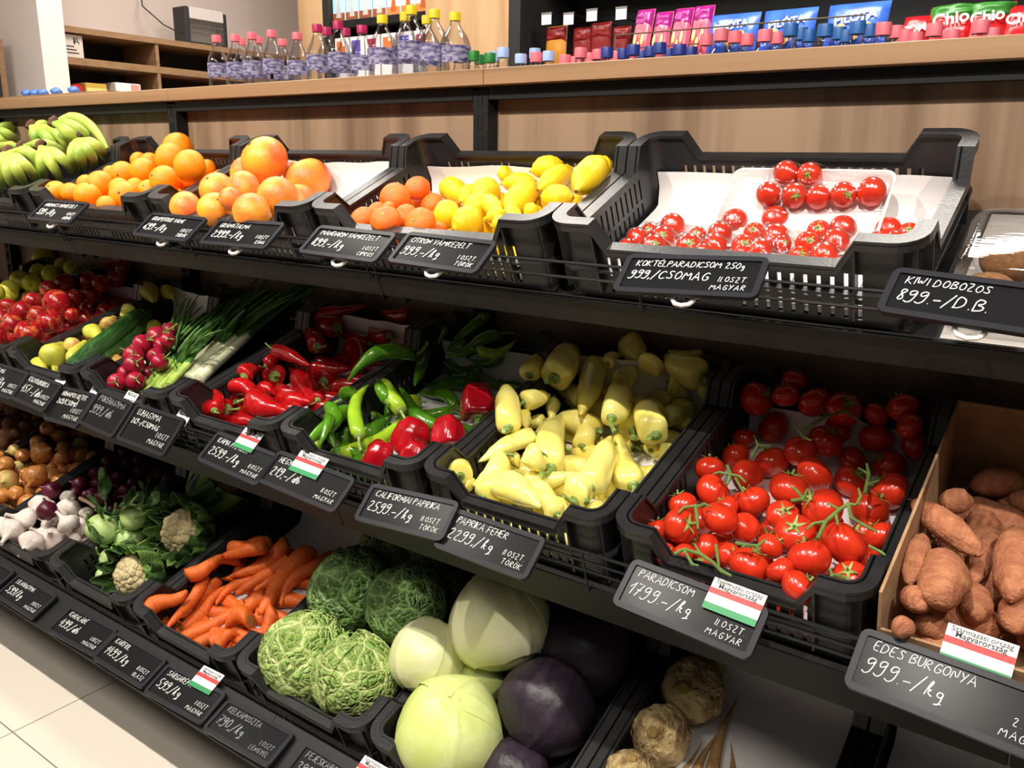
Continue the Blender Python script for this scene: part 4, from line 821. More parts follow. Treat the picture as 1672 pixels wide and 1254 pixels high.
# ---------------------------------------------------------------- bottom row
AP_ = ((0, 640), 5.7)
rounds(CPO, 'potato', PR['potato'], xf(*AP_, [(130, 60, 52), (200, 130, 50), (30, 110, 70), (110, 170, 62), (20, 240, 52), (250, 230, 34), (170, 250, 46), (340, 235, 40), (95, 305, 77), (240, 320, 60), (0, 330, 42), (60, 400, 70), (20, 470, 60), (-50, 260, 70), (-60, 380, 70), (150, 380, 50)]), 'potato', TAGS, 'the picture edge', 'potato', 'potatoes', 4)
rounds(CON, 'onion', PR['onion'], xf(*AP_, [(560, 290, 45), (900, 385, 52), (690, 390, 57), (780, 370, 62), (440, 340, 68), (550, 410, 67), (590, 512, 60), (755, 490, 77, 'peeled'), (350, 470, 70), (580, 612, 72), (390, 570, 105), (130, 540, 57), (480, 700, 46), (210, 590, 65), (0, 590, 42), (160, 705, 67), (50, 672, 76), (240, 762, 60), (325, 785, 107, 'green-tinged'), (60, 832, 110), (240, 850, 42), (150, 940, 72), (20, 960, 72), (60, 1050, 60), (-40, 760, 70)]), 'brown onion', TAGS, 'the potato crate', 'onion', 'brown onions', 5, tol=.85)
rounds(CGA, 'onion', PR['redonion'], xf(*AP_, [(1150, 560, 52), (1280, 540, 50), (1060, 620, 46), (1180, 655, 62), (1280, 640, 50), (1300, 740, 56), (1000, 645, 50), (1110, 790, 72), (1000, 720, 55), (890, 760, 62), (900, 850, 60), (1250, 850, 62), (980, 900, 72), (740, 860, 74), (1170, 912, 62), (1190, 990, 52), (960, 985, 80), (850, 960, 62), (700, 935, 52), (800, 965, 56), (480, 920, 87)]), 'red onion', TAGS, 'the brown onion crate', 'onion', 'red onions', 5, tol=.85)
AG = ((0, 600), 3.981)
rounds(CGA, 'garlic', PR['garlic'], xf(*AG, [(440, 850, 50), (560, 950, 45), (450, 915, 78), (260, 905, 77), (390, 965, 50), (500, 1040, 68), (160, 985, 78), (320, 1020, 62), (440, 1012, 72), (70, 1065, 84), (130, 1092, 52), (270, 1082, 55), (330, 1112, 77), (480, 1112, 44), (200, 1142, 82), (20, 1030, 60)]), 'white garlic bulb', TAGS, 'the onion crate', 'garlic', 'garlic bulbs', 4, tol=.8)
ro = rounds(CGA, 'onion', PR['redonion'][:1], xf(*AG, [(305, 930, 66)]), 'red onion', TAGS, 'x', 'onion', 'red onions'); tag(ro[0], 'single red onion lying on top of the white garlic', 'onion', 'red onions')
for (a, b), l in ((((520, 850), (640, 925)), 'dry straw-coloured garlic stalk between garlic and kohlrabi'), (((265, 840), (350, 885)), 'dry garlic stalk beside the onion crate wall')):
    q = [CGA.mw @ P(CGA, u/3.981, 600+v/3.981, .1)[0] for u, v in (a, b)]
    tag(MB().tube([q[0], (q[0]+q[1])/2+Vector((0, 0, .004)), q[1]], [.006, .005, .005], 7).build('garlic_stalk', mat('dry_stalk', srgb(206, 188, 146), .8)), l, 'stalk', 'dry garlic stalks')
kd = [Vector((.6, .5, .6)), Vector((.5, .9, .3)), Vector((.4, .6, .9)), Vector((-.4, .3, .5)), Vector((.3, .3, .9)), Vector((.8, .5, .4))]
kk = rounds(CKO, 'kohlrabi', PR['kohlrabi'], [(236, 843, 21), (217, 844, 22), (168, 864, 27), (212, 881, 24), (182, 911, 19), (174, 941, 18)], 'kohlrabi', TAGS, 'the garlic', 'kohlrabi', 'kohlrabi', 3, tol=.8, dirs=lambda i: kd[i])
for o, l in zip(kk, ('green kohlrabi bulb in the shade with dark leaves', 'pale kohlrabi bulb half hidden behind two others', 'largest kohlrabi bulb, touching the garlic', 'round kohlrabi bulb with cut stalks on top', 'pale kohlrabi behind the curled leaf at the front', 'small kohlrabi with a bent stalk at the front rim')): o['label'] = l
cc = rounds(CKO, 'cauliflower', PR['cauli'], [(355, 800, 40), (303, 868, 40), (224, 938, 37)], 'cauliflower', TAGS, 'the kohlrabi', 'cauliflower', 'cauliflowers', 3, tol=.7, dirs=lambda i: [Vector((.6, .6, .5)), Vector((.2, -.7, .8)), Vector((.25, -.8, .7))][i])
for o, l in zip(cc, ('leafy green cauliflower turned away at the crate back', 'beige cauliflower in the shade beside dark leaves', 'cream cauliflower in sunlit green leaves at the front rim')): o['label'] = l.replace('sunlit ', '')
CR = ((180, 880), 6.43)
longs(CCA, 'carrot', PR['carrot'], xl(*CR, [(1700, 30, 1230, 170, 110), (1250, 30+70, 1600, 80, 130), (1640, 370, 1100, 700, 120), (1700, 250, 1280, 400, 120), (790, 390, 1190, 170, 145, 0, 'stout'), (1640, 190, 1250, 400, 110), (1400, 200, 1150, 420, 115), (1150, 430, 740, 850, 110), (540, 900, 640, 860, 90), (370, 780, 820, 540, 165, 3), (1000, 370, 580, 960, 112, 0), (740, 950, 1250, 480, 122, 3), (650, 1000, 780, 880, 95), (1690, 480, 1510, 560, 100), (1100, 1150, 1400, 1060, 125), (740, 1050, 1430, 680, 125, 1), (1150, 1215, 1320, 1150, 92), (1540, 640, 1370, 850, 112), (880, 1130, 1230, 930, 112, 0), (1040, 1100, 1500, 870, 135, 2)])
      + xl((380, 820), 2.787, [(160, 200, -60, 250, 60), (250, 180, 0, 335, 72), (40, 260, -80, 330, 52), (265, 260, 10, 420, 66), (60, 460, -60, 560, 62), (250, 340, 95, 410, 62), (470, 235, 215, 480, 66, None, 'slim'), (160, 440, 30, 540, 70), (360, 220, 115, 515, 92, 0, 'big'), (85, 540, 0, 640, 82), (195, 490, 90, 625, 82, None, 'short')]),
      5.2, 'carrot', TAGS, 'the cauliflower crate', 'carrot', 'carrots', 5, tol=.56, minlen=2.2, ws=1.18)
S7 = ((380, 820), 2.787)
sd = [Vector((.1, .8, .5)), Vector((.3, .7, .5)), Vector((-.2, .6, .7)), Vector((-.4, .7, .6))]
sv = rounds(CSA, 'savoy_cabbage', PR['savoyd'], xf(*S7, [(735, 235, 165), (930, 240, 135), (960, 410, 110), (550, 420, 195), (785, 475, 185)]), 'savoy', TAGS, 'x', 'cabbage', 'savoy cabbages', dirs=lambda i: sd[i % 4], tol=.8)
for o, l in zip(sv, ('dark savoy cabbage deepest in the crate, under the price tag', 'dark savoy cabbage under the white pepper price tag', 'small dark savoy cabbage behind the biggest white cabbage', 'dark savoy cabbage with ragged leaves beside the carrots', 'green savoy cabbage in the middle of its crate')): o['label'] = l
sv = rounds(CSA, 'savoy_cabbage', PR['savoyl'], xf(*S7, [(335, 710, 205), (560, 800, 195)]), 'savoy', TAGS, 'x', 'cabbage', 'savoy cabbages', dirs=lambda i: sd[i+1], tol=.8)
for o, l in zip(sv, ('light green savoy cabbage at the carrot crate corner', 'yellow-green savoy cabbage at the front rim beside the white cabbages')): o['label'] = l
wh = rounds(CCB, 'white_cabbage', [PR['pale'][0], PR['white'][0], PR['white'][0], PR['pale'][0]], xf(*S7, [(1110, 800, 125), (1218, 540, 230), (885, 702, 170), (985, 1040, 238)]), 'white cabbage', TAGS, 'x', 'cabbage', 'white cabbages', dirs=lambda i: [Vector((.3, -.4, .6)), Vector((-.5, .5, .7)), Vector((-.3, .6, .7)), Vector((.2, .3, .9))][i], tol=.86)
for o, l in zip(wh, ('small pale cabbage wedged beneath the biggest white cabbage', 'biggest white cabbage, with a stub of stalk', 'smooth creamy white cabbage next to the savoys', 'yellow-green white cabbage at the front rim')): o['label'] = l
rc = rounds(CCB, 'red_cabbage', PR['redcab'], xf(*S7, [(1610, 660, 225), (1425, 930, 215), (1280, 1230, 150)]), 'red cabbage', TAGS, 'x', 'cabbage', 'red cabbages', dirs=lambda i: sd[i], tol=.82)
for o, l in zip(rc, ('dark red cabbage lost in the shadow at the back', 'big purple-black red cabbage beside the pale ones', 'red cabbage at the bottom beside the yellow-green cabbage')): o['label'] = l
CE = ((1000, 1060), 6.43)
ce = rounds(CCE, 'celeriac', PR['celeriac'], xf(*CE, [(1030, 60, 200), (850, 430, 335), (500, 910, 315), (190, 1330, 280)]), 'celeriac', TAGS, 'x', 'celeriac', 'celeriac roots', dirs=lambda i: [Vector((0, 0, 1)), Vector((0, -.6, .8)), Vector((.05, -.5, .85)), Vector((.1, .2, 1))][i], tol=.85)
for o, l in zip(ce, ('celeriac in deep shadow under the tomato price tag', 'knobbly celeriac with brown scars', 'smooth round celeriac with a stalk scar on top', 'pale cut celeriac at the bottom of the picture')): o['label'] = l
pa = longs(CCE, 'parsnip', PR['parsnip'], xl(*CE, [(1260, 1330, 1240, 960, 85), (700, 1330, 950, 955, 62), (860, 1330, 1130, 850, 105), (1040, 1330, 1325, 500, 150)]), 6, 'parsnip', TAGS, 'the celeriac', 'parsnip', 'parsnips', tol=.6)
for o, l in zip(pa, ('shaded parsnip lying beyond the thickest one', 'thin brown parsnip tip beside the round celeriac', 'slim parsnip alongside the thickest one', 'thickest ringed parsnip with a long tip')): o['label'] = l
# ---------------------------------------------------------------- price tags with marker handwriting
GL = {'A': '0,0 .35,1 .7,0|.12,.36 .58,.36', 'B': '0,0 0,1 .45,.92 .5,.68 .06,.52 .55,.42 .55,.1 0,0', 'C': '.6,.85 .35,1 .05,.7 .05,.25 .3,0 .62,.14', 'D': '0,0 .02,1 .45,.86 .62,.45 .4,.06 -.05,0', 'E': '.5,1 0,1 0,0 .52,0|0,.5 .4,.5',
 'F': '.5,1 0,1 0,0|0,.5 .4,.5', 'G': '.6,.85 .3,1 .03,.6 .1,.1 .4,0 .6,.22 .6,.45 .34,.45', 'H': '0,0 0,1|.55,0 .55,1|0,.5 .55,.5', 'I': '.05,0 .05,1', 'J': '.4,1 .4,.15 .2,0 0,.15', 'K': '0,1 0,0|.55,1 .03,.45 .6,0', 'L': '0,1 0,0 .5,0',
 'M': '0,0 .08,1 .38,.35 .68,1 .78,0', 'N': '0,0 .03,1 .55,0 .58,1', 'O': '.3,1 .03,.75 .03,.25 .3,0 .58,.25 .58,.75 .3,1', 'P': '0,0 0,1 .45,.94 .52,.65 0,.48', 'R': '0,0 0,1 .45,.94 .5,.65 .02,.5 .58,0', 'S': '.55,.88 .25,1 .05,.78 .5,.38 .42,.04 0,.12', 'T': '-.02,1 .6,1|.3,1 .28,0',
 'U': '0,1 .02,.25 .28,0 .55,.25 .56,1', 'V': '0,1 .3,0 .6,1', 'W': '0,1 .2,0 .4,.7 .6,0 .82,1', 'Y': '0,1 .3,.5|.6,1 .2,0', 'Z': '0,1 .55,1 0,0 .58,0',
 '0': '.28,1 .03,.75 .03,.25 .28,0 .5,.25 .5,.75 .28,1', '1': '-.05,.55 .28,1 .18,0', '2': '.02,.8 .25,1 .48,.78 .02,.02 .55,0', '3': '.02,.88 .25,1 .46,.8 .2,.55 .48,.3 .22,0 0,.12', '4': '.3,1 0,.35 .52,.38|.42,.75 .36,-.1', '5': '.5,1 .1,1 .04,.58 .42,.5 .46,.15 .2,0 -.02,.1', '6': '.45,1 .1,.55 .06,.15 .3,0 .48,.2 .32,.45 .08,.3', '7': '0,1 .5,1 .15,0|.1,.5 .45,.5',
 '8': '.45,.9 .2,1 .08,.78 .45,.25 .25,0 .03,.2 .45,.85', '9': '.5,.92 .2,1 .04,.75 .18,.52 .48,.75 .5,.9 .44,.15 .2,-.1 -.05,.05', '/': '0,-.15 .5,1.05', '.': '.05,.02 .09,.0', ',': '.1,.05 .0,-.15', '-': '0,.3 .45,.34', 'k': '.02,0 .14,1 .28,.85 .05,.35 .35,.4 .12,.22 .42,0', 'g': '.4,.45 .12,.5 .08,.2 .35,.15 .42,.5 .35,-.3 .05,-.32 .5,-.2', 'd': '.4,.45 .12,.5 .04,.15 .3,.02 .5,1 .45,0', 'b': '.05,1 .02,0 .35,.1 .35,.4 .05,.38'}
AC = {'Í': 'I', 'Á': 'A', 'É': 'E', 'Ó': 'O', 'Ö': 'O', 'Ú': 'U'}
def write(mb, s, x, y, h, lw, q, sl=.16, sp=.18, z=.0006):
    for ch in s:
        if ch == ' ': x += h*.42; continue
        a = GL[AC.get(ch, ch)].split('|')
        if ch in 'ÁÉÓÚ': a = a+['.35,1.15 .5,1.4']
        if ch == 'Í': a = a+['.05,1.15 .2,1.4']
        if ch == 'Ö': a = a+['.15,1.2 .16,1.28', '.42,1.2 .43,1.28']
        w = max(float(p.split(',')[0]) for st in a for p in st.split()); dy = q.uniform(-.05, .05)*h
        for st in a:
            pts = [tuple(float(k) for k in p.split(',')) for p in st.split()]
            if len(pts) > 3:
                n = [pts[0]]
                for p0, p1 in zip(pts, pts[1:]): n += [(p0[0]*.75+p1[0]*.25, p0[1]*.75+p1[1]*.25), (p0[0]*.25+p1[0]*.75, p0[1]*.25+p1[1]*.75)]
                pts = n+[pts[-1]]
            mb.tube([(x+(p[0]+sl*p[1])*h*.95+q.uniform(-.02, .02)*h, y+p[1]*h+dy, z) for p in pts], lw, 5)
        x += (w+sp)*h*q.uniform(.93, 1.05)
    return x
def width(s, h, sp=.18): return sum(h*.42 if ch == ' ' else (max(float(p.split(',')[0]) for st in GL[AC.get(ch, ch)].split('|') for p in st.split())+sp)*h for ch in s)
RAW = {1: (1.172, -.156, 40), 2: (1.072, -.628, 42), 3: (.905, -1.125, 28)}
FADED = mat('faded_marker', srgb(170, 170, 172), .7)
CLIPM = mat('white_tag_clip', srgb(222, 216, 206), .5)
def price_tag(row, x, name, price, small, label, w=.215, h=.08, rot=0, phi=None, clip=False, dz=0, dim=None):
    Y, Z, p = RAW[row]; p = phi or p
    if row == 2: x *= 1.024; w *= 1.015; h *= 1.015
    mw = Matrix.Translation((x, Y, CH+Z+dz)) @ Matrix.Rotation(R(p), 4, 'X') @ Matrix.Rotation(R(rot), 4, 'Z')
    r = thing('price_tag', label, 'price tag', 'handwritten price tags', mw); q = random.Random(name+price)
    a, b = w/2, h/2
    def rr(m, ix, z0, z1, rad=.012):
        vs = []
        for z in (z0, z1):
            for sx, sy, a0 in ((1, -1, -90), (1, 1, 0), (-1, 1, 90), (-1, -1, 180)):
                for i in range(5):
                    t = R(a0+22.5*i); vs.append((sx*(a-rad)+(rad-ix)*math.cos(t), sy*(b-rad)+(rad-ix)*math.sin(t), z))
        return vs
    n = 20
    m = MB(); vs = rr(m, .003, -.003, 0); m.add(vs, [tuple(range(n-1, -1, -1)), tuple(range(n, 2*n))]+[(i, (i+1) % n, n+(i+1) % n, n+i) for i in range(n)]); m.build('board', BLACKB, r, 30)
    m = MB(); o0, o1 = rr(m, 0, -.0045, .0028), rr(m, .009, -.001, .0028); vs = o0+o1
    fs = [tuple(range(n-1, -1, -1))]
    for i in range(n):
        j = (i+1) % n; fs += [(i, j, n+j, n+i), (n+i, n+j, 3*n+j, 3*n+i), (3*n+i, 3*n+j, 2*n+j, 2*n+i)]
    m.add(vs, fs); m.build('frame', TAGRIM, r, 30)
    mm = CHALK if not dim else FADED; t = MB(); k = h/.08; x0 = -a+.020
    hn = min(.0125*k, (w-.045)/width(name, 1)); write(t, name, x0, b-.012-hn, hn, min(.00062, hn*.056), q); t.build('name_lettering', mm, r, 0); t = MB()
    hp = min(.020*k, (w*.58)/width(price, 1)); write(t, price, x0-.004, b-.017-hn-hp*1.25, hp, min(.00085, hp*.05), q); t.build('price_lettering', mm, r, 0); t = MB()
    for i, s in enumerate(small):
        hs = .0098*k; write(t, s, a-.018-width(s, hs, .27), -b+.0295*k-i*.0155*k, hs, .0005, q, .16, .27)
    if small[0]: t.build('origin_lettering', mm, r, 0)
    if row < 3:
        e = mw.inverted() @ Vector((x, Y+(.062 if row == 1 else .045), CH+Z+dz-.012)); MB().tube([(0, 0, -.003), (0, e.y*.4, -.012), e], .004, 6).build('holder_arm', TAGRIM, r)
    if clip:
        c = MB(); c.tube([(-.017, -b+.01, -.012), (-.0165, -b+.002, -.012), (-.011, -b-.005, -.013), (0, -b-.008, -.013), (.011, -b-.005, -.013), (.0165, -b+.002, -.012), (.017, -b+.01, -.012)], .0035, 8); c.build('clip', CLIPM, r)
    return mw
RED = mat('card_red', srgb(214, 46, 44), .45); GRN = mat('card_green', srgb(26, 134, 74), .45); CWH = mat('card_white', srgb(236, 234, 230), .45); INK = mat('card_ink', srgb(40, 40, 44), .6)
def text_mesh(s, size, x, y, m, parent, name, bold=0):
    cu = bpy.data.curves.new('lettering', 'FONT'); cu.body = s; cu.size = size; cu.align_x = 'CENTER'; cu.offset = bold; cu.extrude = .0001
    o = bpy.data.objects.new('t', cu); COL.objects.link(o); dg = bpy.context.evaluated_depsgraph_get(); dg.update()
    me = bpy.data.meshes.new_from_object(o.evaluated_get(dg)); COL.objects.unlink(o); bpy.data.objects.remove(o)
    me.materials.clear(); me.materials.append(m); q = link(name, me, parent); q.location = (x, y, .0005); return q
def flag_card(mw, x, y, label, w=.081, h=.05, z=.005, rot=0, tilt=0, stripes=True):
    r = thing('origin_card', label, 'card', 'country-of-origin cards', mw @ Matrix.Translation((x, y, z)) @ Matrix.Rotation(R(rot), 4, 'Z') @ Matrix.Rotation(R(tilt), 4, 'X'))
    MB().box((-w/2, -h/2, -.0012), (w/2, h/2, 0)).build('card', CWH, r, 0)
    if stripes:
        MB().box((-w/2, h*.0, 0), (w/2, h*.18, .0003)).build('red_stripe', RED, r, 0); MB().box((-w/2, -h/2, 0), (w/2, -h*.29, .0003)).build('green_stripe', GRN, r, 0)
    k = w/.081; text_mesh('Származási ország', .0098*k, 0, h*.345, INK, r, 'lettering'); text_mesh('Magyarország', .0108*k, 0, h*.205, INK, r, 'bold_lettering', .0001)
pt = price_tag
pt(1, -2.342, 'NARANCS VÁMKEZELT', '599.-/kg', ('I.OSZT', 'GÖRÖG'), 'black price tag in front of the oranges', .228, rot=0, clip=True, dz=.014)
pt(1, -1.833, 'GRAPEFRUIT VÁMK', '699.-/kg', ('I.OSZT', 'TÖRÖK'), 'black price tag at the corner of the grapefruit crate', .226, rot=-1, clip=True)
pt(1, -1.563, 'GRÁNÁTALMA', '2999,-/kg', ('I.OSZT', 'KÍNA'), 'black price tag reading 2999 in front of the grapefruit', .224, rot=1, clip=True)
pt(1, -1.239, 'MANDARIN VÁMKEZELT', '899,-/kg', ('I.OSZT', 'CIPRUS'), 'black price tag below the mandarins', .22, rot=-1.5, clip=True)
pt(1, -.997, 'CITRON VÁMKEZELT', '999,-/kg', ('I.OSZT.', 'TÖRÖK'), 'black price tag below the lemons', .214, rot=-2, clip=True)
pt(1, -.517, 'KOKTÉLPARADICSOM 250g', '999,/CSOMAG', ('II.OSZT.', 'MAGYAR'), 'black price tag on the cocktail tomato crate', .222, rot=4, clip=True)
pt(1, -.135, 'KIWI DOBOZOS', '899.-/D.B.', ('',), 'black price tag in front of the boxed kiwis', .22, rot=-4, clip=True)
m1 = pt(2, -2.50, 'ALMA', '399/kg', ('I.OSZT', 'MAGYAR'), 'black price tag cut by the picture edge under the red apples', .19, .09, phi=50)
m2 = pt(2, -2.318, 'KÍGYÓUBORKA', '457.-/db', ('I.OSZT', 'MAGYAR'), 'black price tag for cucumbers under the pears', .19, .09, rot=-2, phi=48)
m3 = pt(2, -2.150, 'HÓNAPOS RETEK', '269/CSOMÓ', ('I.OSZT', 'MAGYAR'), 'black price tag in front of the radish corner', .165, .1, rot=2, phi=50, dz=-.012)
m4 = pt(2, -1.972, 'PÓRÉHAGYMA', '999,/db', ('',), 'faded black price tag between the radish and spring onion tags', .165, .1, rot=-3, phi=50, dz=.004, dim=1)
m5 = pt(2, -1.783, 'ÚJHAGYMA', '269.-/CSOMAG', ('I.OSZT', 'MAGYAR'), 'black price tag below the spring onions', .2, .1, rot=-1, phi=50)
m6 = pt(2, -1.461, 'KÁPIA PAPRIKA', '2599.-/kg', ('II.OSZT', 'MAGYAR'), 'black price tag below the long red peppers', .217, rot=-3)
m7 = pt(2, -1.245, 'HEGYES PAPRIKA', '219,-/db', ('II.OSZT.', 'MAGYAR'), 'black price tag below the green hot peppers', .236, rot=-2.5)
pt(2, -.977, 'CALIFORNIAI PAPRIKA', '2599.-/kg', ('II.OSZT.', 'TÖRÖK'), 'black price tag below the red bell peppers', .207, rot=4, dz=.004)
pt(2, -.790, 'PAPRIKA FEHÉR', '2299,/kg', ('II.OSZT.', 'TÖRÖK'), 'black price tag below the pale yellow peppers', .2, rot=-1, dz=-.004)
m8 = pt(2, -.429, 'PARADICSOM', '1799.-/kg', ('II.OSZT.', 'MAGYAR'), 'rain-specked black price tag below the vine tomatoes'.replace('rain-specked', 'wide'), .22, rot=-3.3)
m9 = pt(2, -.078, 'ÉDES BURGONYA', '999.-/kg', ('2.OSZT', 'MAGYAR'), 'black price tag in front of the sweet potatoes', .25, .084, rot=-3)
pt(3, -2.44, 'VÖRÖSHAGYMA', '299/kg', ('I.OSZT', 'MAGYAR'), 'black price tag cut by the picture edge at floor level', .21)
pt(3, -2.212, 'LILAHAGYMA', '599/kg', ('I.OSZT', 'MAGYAR'), 'black price tag on the bottom rail below the garlic', .205)
pt(3, -1.929, 'KARALÁBÉ', '499,/db', ('I.OSZT', 'MAGYAR'), 'black price tag on the bottom rail below the kohlrabi', .21, rot=1.7)
pt(3, -1.722, 'KARFIOL', '1499,/kg', ('II.OSZT', 'OLASZ'), 'black price tag on the bottom rail between kohlrabi and carrots', .206, rot=.5)
m10 = pt(3, -1.507, 'SÁRGARÉPA', '599,/kg', ('I.OSZT', 'MAGYAR'), 'black price tag on the bottom rail below the carrots', .206, rot=1.8)
pt(3, -1.291, 'KELKÁPOSZTA', '790,/kg', ('I.OSZT', 'LENGYEL'), 'shiny faded price tag on the bottom rail below the savoys', .206, rot=1.5, dim=1, phi=24)
m11 = pt(3, -1.05, 'FEJESKÁPOSZTA', '399/kg', ('I.OSZT', 'MAGYAR'), 'price tag on the bottom rail below the white cabbages', .206, dim=1)
flag_card(m8, .061, .031, 'striped origin card over the corner of the tomato price tag')
flag_card(m9, .008, .060, 'striped origin card standing on the sweet potato price tag', z=.004, tilt=8)
flag_card(m7, -.015, .032, 'striped origin card over the hot pepper price tag', .085)
flag_card(m6, .0, .045, 'narrow striped origin card on the long red pepper price tag', .066)
flag_card(m10, .03, .043, 'striped origin card on the carrot price tag', .07)
flag_card(m11, .075, .045, 'striped origin card on the white cabbage price tag', .081)
flag_card(m5, .075, .052, 'white origin slip behind the spring onion price tag', .05, .036, -.008, 0, 0, False)
flag_card(m4, .04, .058, 'white origin slip behind the faded price tag', .05, .034, -.008, 0, 0, False)
flag_card(m3, .055, .056, 'white origin slip behind the radish price tag', .045, .034, -.008, 0, 0, False)
flag_card(m2, .055, .05, 'white origin slip behind the cucumber price tag', .05, .03, -.008, 0, 0, False)
# ---------------------------------------------------------------- kiwi box on the top shelf
KX = X1+4*P1+.012
CKW = Crate(KX, T1, 0, None); CKW.floor = -H+.001
o = MB().box((.0, .0, -.002), (.6, .40, 0)).build('shelf_liner', DECK, None, 0); o.matrix_world = CKW.mw @ Matrix.Translation((.005, .004, -H)); tag(o, 'grey liner sheet on the shelf around the kiwi box', 'liner')
CKW.floor = -H+.004
PET = film_mat(.06, .3, 1.45, .96, .05); PET.name = 'clear_clamshell'
kmw = CKW.mw @ Matrix.Translation((.150, .118, CKW.floor))
r = thing('clamshell_box', 'clear plastic clamshell box of kiwis behind its price tag', 'box', None, kmw)
def shell(z0, z1, w0, w1, d0, d1, c=.03):
    def ring(w, d, z, cc): return [(sx*(w/2-cc)+cc*math.cos(R(a0+15*i)), sy*(d/2-cc)+cc*math.sin(R(a0+15*i)), z) for sx, sy, a0 in ((1, -1, -90), (1, 1, 0), (-1, 1, 90), (-1, -1, 180)) for i in range(7)]
    rs = [ring(w0, d0, z0, c), ring(w1, d1, z0+(z1-z0)*.75, c), ring(w1-.012, d1-.012, z0+(z1-z0)*.94, c), ring(w1-.035, d1-.035, z1, c*.7)]; n = len(rs[0])
    fs = [tuple(range(3*n, 4*n))]+[(k*n+i, k*n+(i+1) % n, k*n+n+(i+1) % n, k*n+n+i) for k in range(3) for i in range(n)]
    if z1 < z0: fs = [f[::-1] for f in fs]
    return MB().add(sum(rs, []), fs)
shell(.045, .108, .30, .285, .20, .19).build('lid', PET, r, 60); shell(.043, .001, .30, .27, .20, .175).build('tub', PET, r, 60)
MB().box((-.155, -.105, .0425), (.155, -.1, .0455)).build('hinge_rim', PET, r, 0)
MB().box((.035, -.02, .1085), (.125, .05, .1092)).build('sticker', CWH, r, 0)
for i, (x, y, z) in enumerate(((-.098, -.055, .044), (-.014, -.055, .044), (.07, -.055, .044), (-.085, .03, .05), (.01, .035, .044), (.095, .03, .044))):
    o = obj('kiwi', PR['kiwi'][0], kmw @ Matrix.Translation((x, y, z)) @ look((1, .2*math.sin(i*2), .15*math.cos(i)), i) @ Matrix.Scale(.062, 4))
    tag(o, 'brown kiwi in the %s row of the clear box, %s from the tomato crate' % (('price-tag', 'shelf-side')[i > 2], ORD[i % 3]), 'kiwi', 'kiwis')
# ---------------------------------------------------------------- far side of the display: bottle decks
BACKY = 2.24
o = MB().box((-4.2, 1.805, CH+.095), (-1.45, BACKY, CH+.11)).build('bottle_shelf', OAKH, None, 0); tag(o, 'oak shelf behind the ledge carrying the tall clear bottles', 'shelf')
o = MB().box((-1.445, 1.805, CH-.05), (GX1, BACKY, CH-.035)).build('bottle_shelf', OAKH, None, 0); tag(o, 'lower oak shelf behind the ledge carrying the small-capped bottles', 'shelf')
o = MB().box((-4.2, 1.80, 0), (GX1, 1.804, CH+.17)).build('partition_board', STEEL, None, 0); tag(o, 'dark board between the produce shelves and the bottle shelves', 'board')
for k, x in enumerate((-4.2, -3.4, -1.46, .2, GX1-.03)):
    o = MB().box((x, 1.81, 0), (x+.03, BACKY-.01, CH-.052 if x > -1.47 else CH+.093)).build('shelf_support', STEEL, None, 0); tag(o, 'dark upright support under the bottle shelves, %s from the wall' % ORD[k], 'support', 'supports of the bottle shelves')
PETB = film_mat(.04, .55, 1.5, .93, .05); PETB.name = 'clear_bottle_plastic'
LABM = mat('bottle_label_print', srgb(158, 154, 176), .4, srgb(74, 68, 116), 60, .4, .6, stretch=(1, 1, 2.6), detail=4)
CAPS = dict(pink=srgb(226, 108, 122), magenta=srgb(176, 16, 84), yellow=srgb(226, 204, 22), green=srgb(28, 116, 40), sky=srgb(160, 184, 226), navy=srgb(30, 50, 130), blue=srgb(32, 92, 160))
def bottle_proto(w, hh, wavy):
    r = w/2; bh = hh-.028
    pf = [(0, 0), (r*.7, 0), (r*.96, .008), (r, .02)]
    for k in range(1, 13):
        z = .02+(bh*.765-.02)*k/12; pf.append((r*(1-(wavy*.06 if k in (3, 4, 9) else 0)), z))
    pf += [(r*.97, bh*.8), (r*.86, bh*.85), (r*.62, bh*.91), (.0165, bh*.965), (.0135, bh), (.0135, hh-.004), (0, hh-.004)]
    body = MB().lathe(pf, 20).mesh('bottle_body', PETB, 50)
    lz0, lz1 = bh*.6, bh*.77
    lab = MB().sheet(lambda u, v: ((r+.0008)*math.cos(R(190+160*u)), (r+.0008)*math.sin(R(190+160*u)), lz0+(lz1-lz0)*v), 14, 1, .0006).mesh('label', LABM, 30)
    cap = MB().lathe([(0, hh-.022), (.0155, hh-.022), (.0158, hh-.004), (.0148, hh), (0, hh)], 18, lobes=None).mesh('cap', None or STEEL, 30)
    ring = MB().lathe([(.0138, hh-.030), (.0165, hh-.030), (.0165, hh-.026), (.0138, hh-.026)], 18)
    return body, lab, cap
CM_ = {}
for n, c in CAPS.items(): CM_[n] = mat(n+'_cap', c, .4)
def bottles(col, w, picks, zb, label, wavy=1):
    pl = []
    for i, (u, v, b) in enumerate(picks):
        y = 1.93 if not b else 2.06
        p = onY(u, v, y); pl.append((p.x, y, p.z, b))
    for b in (0, 1):
        row = sorted(p for p in pl if p[3] == b)
        for i, (x, y, zt, _) in enumerate(row):
            key = (col, w); hh = .29
            if key not in BP_:
                bo, la, ca = bottle_proto(w, hh, wavy); ca.materials.clear(); ca.materials.append(CM_[col]); BP_[key] = (bo, la, ca)
            bo, la, ca = BP_[key]; s = (zt-zb)/hh
            o = link('water_bottle', bo); o.location = (x, y, zb+.0005); o.scale = (1, 1, s); o.rotation_euler.z = R(40)+.5*math.sin(i*2.4)
            q = link('label', la, o); q = link('cap', ca, o); q.scale = (1, 1, 1)
            tag(o, '%s, %s row, %s from the side wall' % (label, ('ledge', 'rear')[b], ORD[i]), 'bottle', 'bottles behind the oak ledge')
BP_ = {}
ZL, ZR = CH+.11, CH-.035
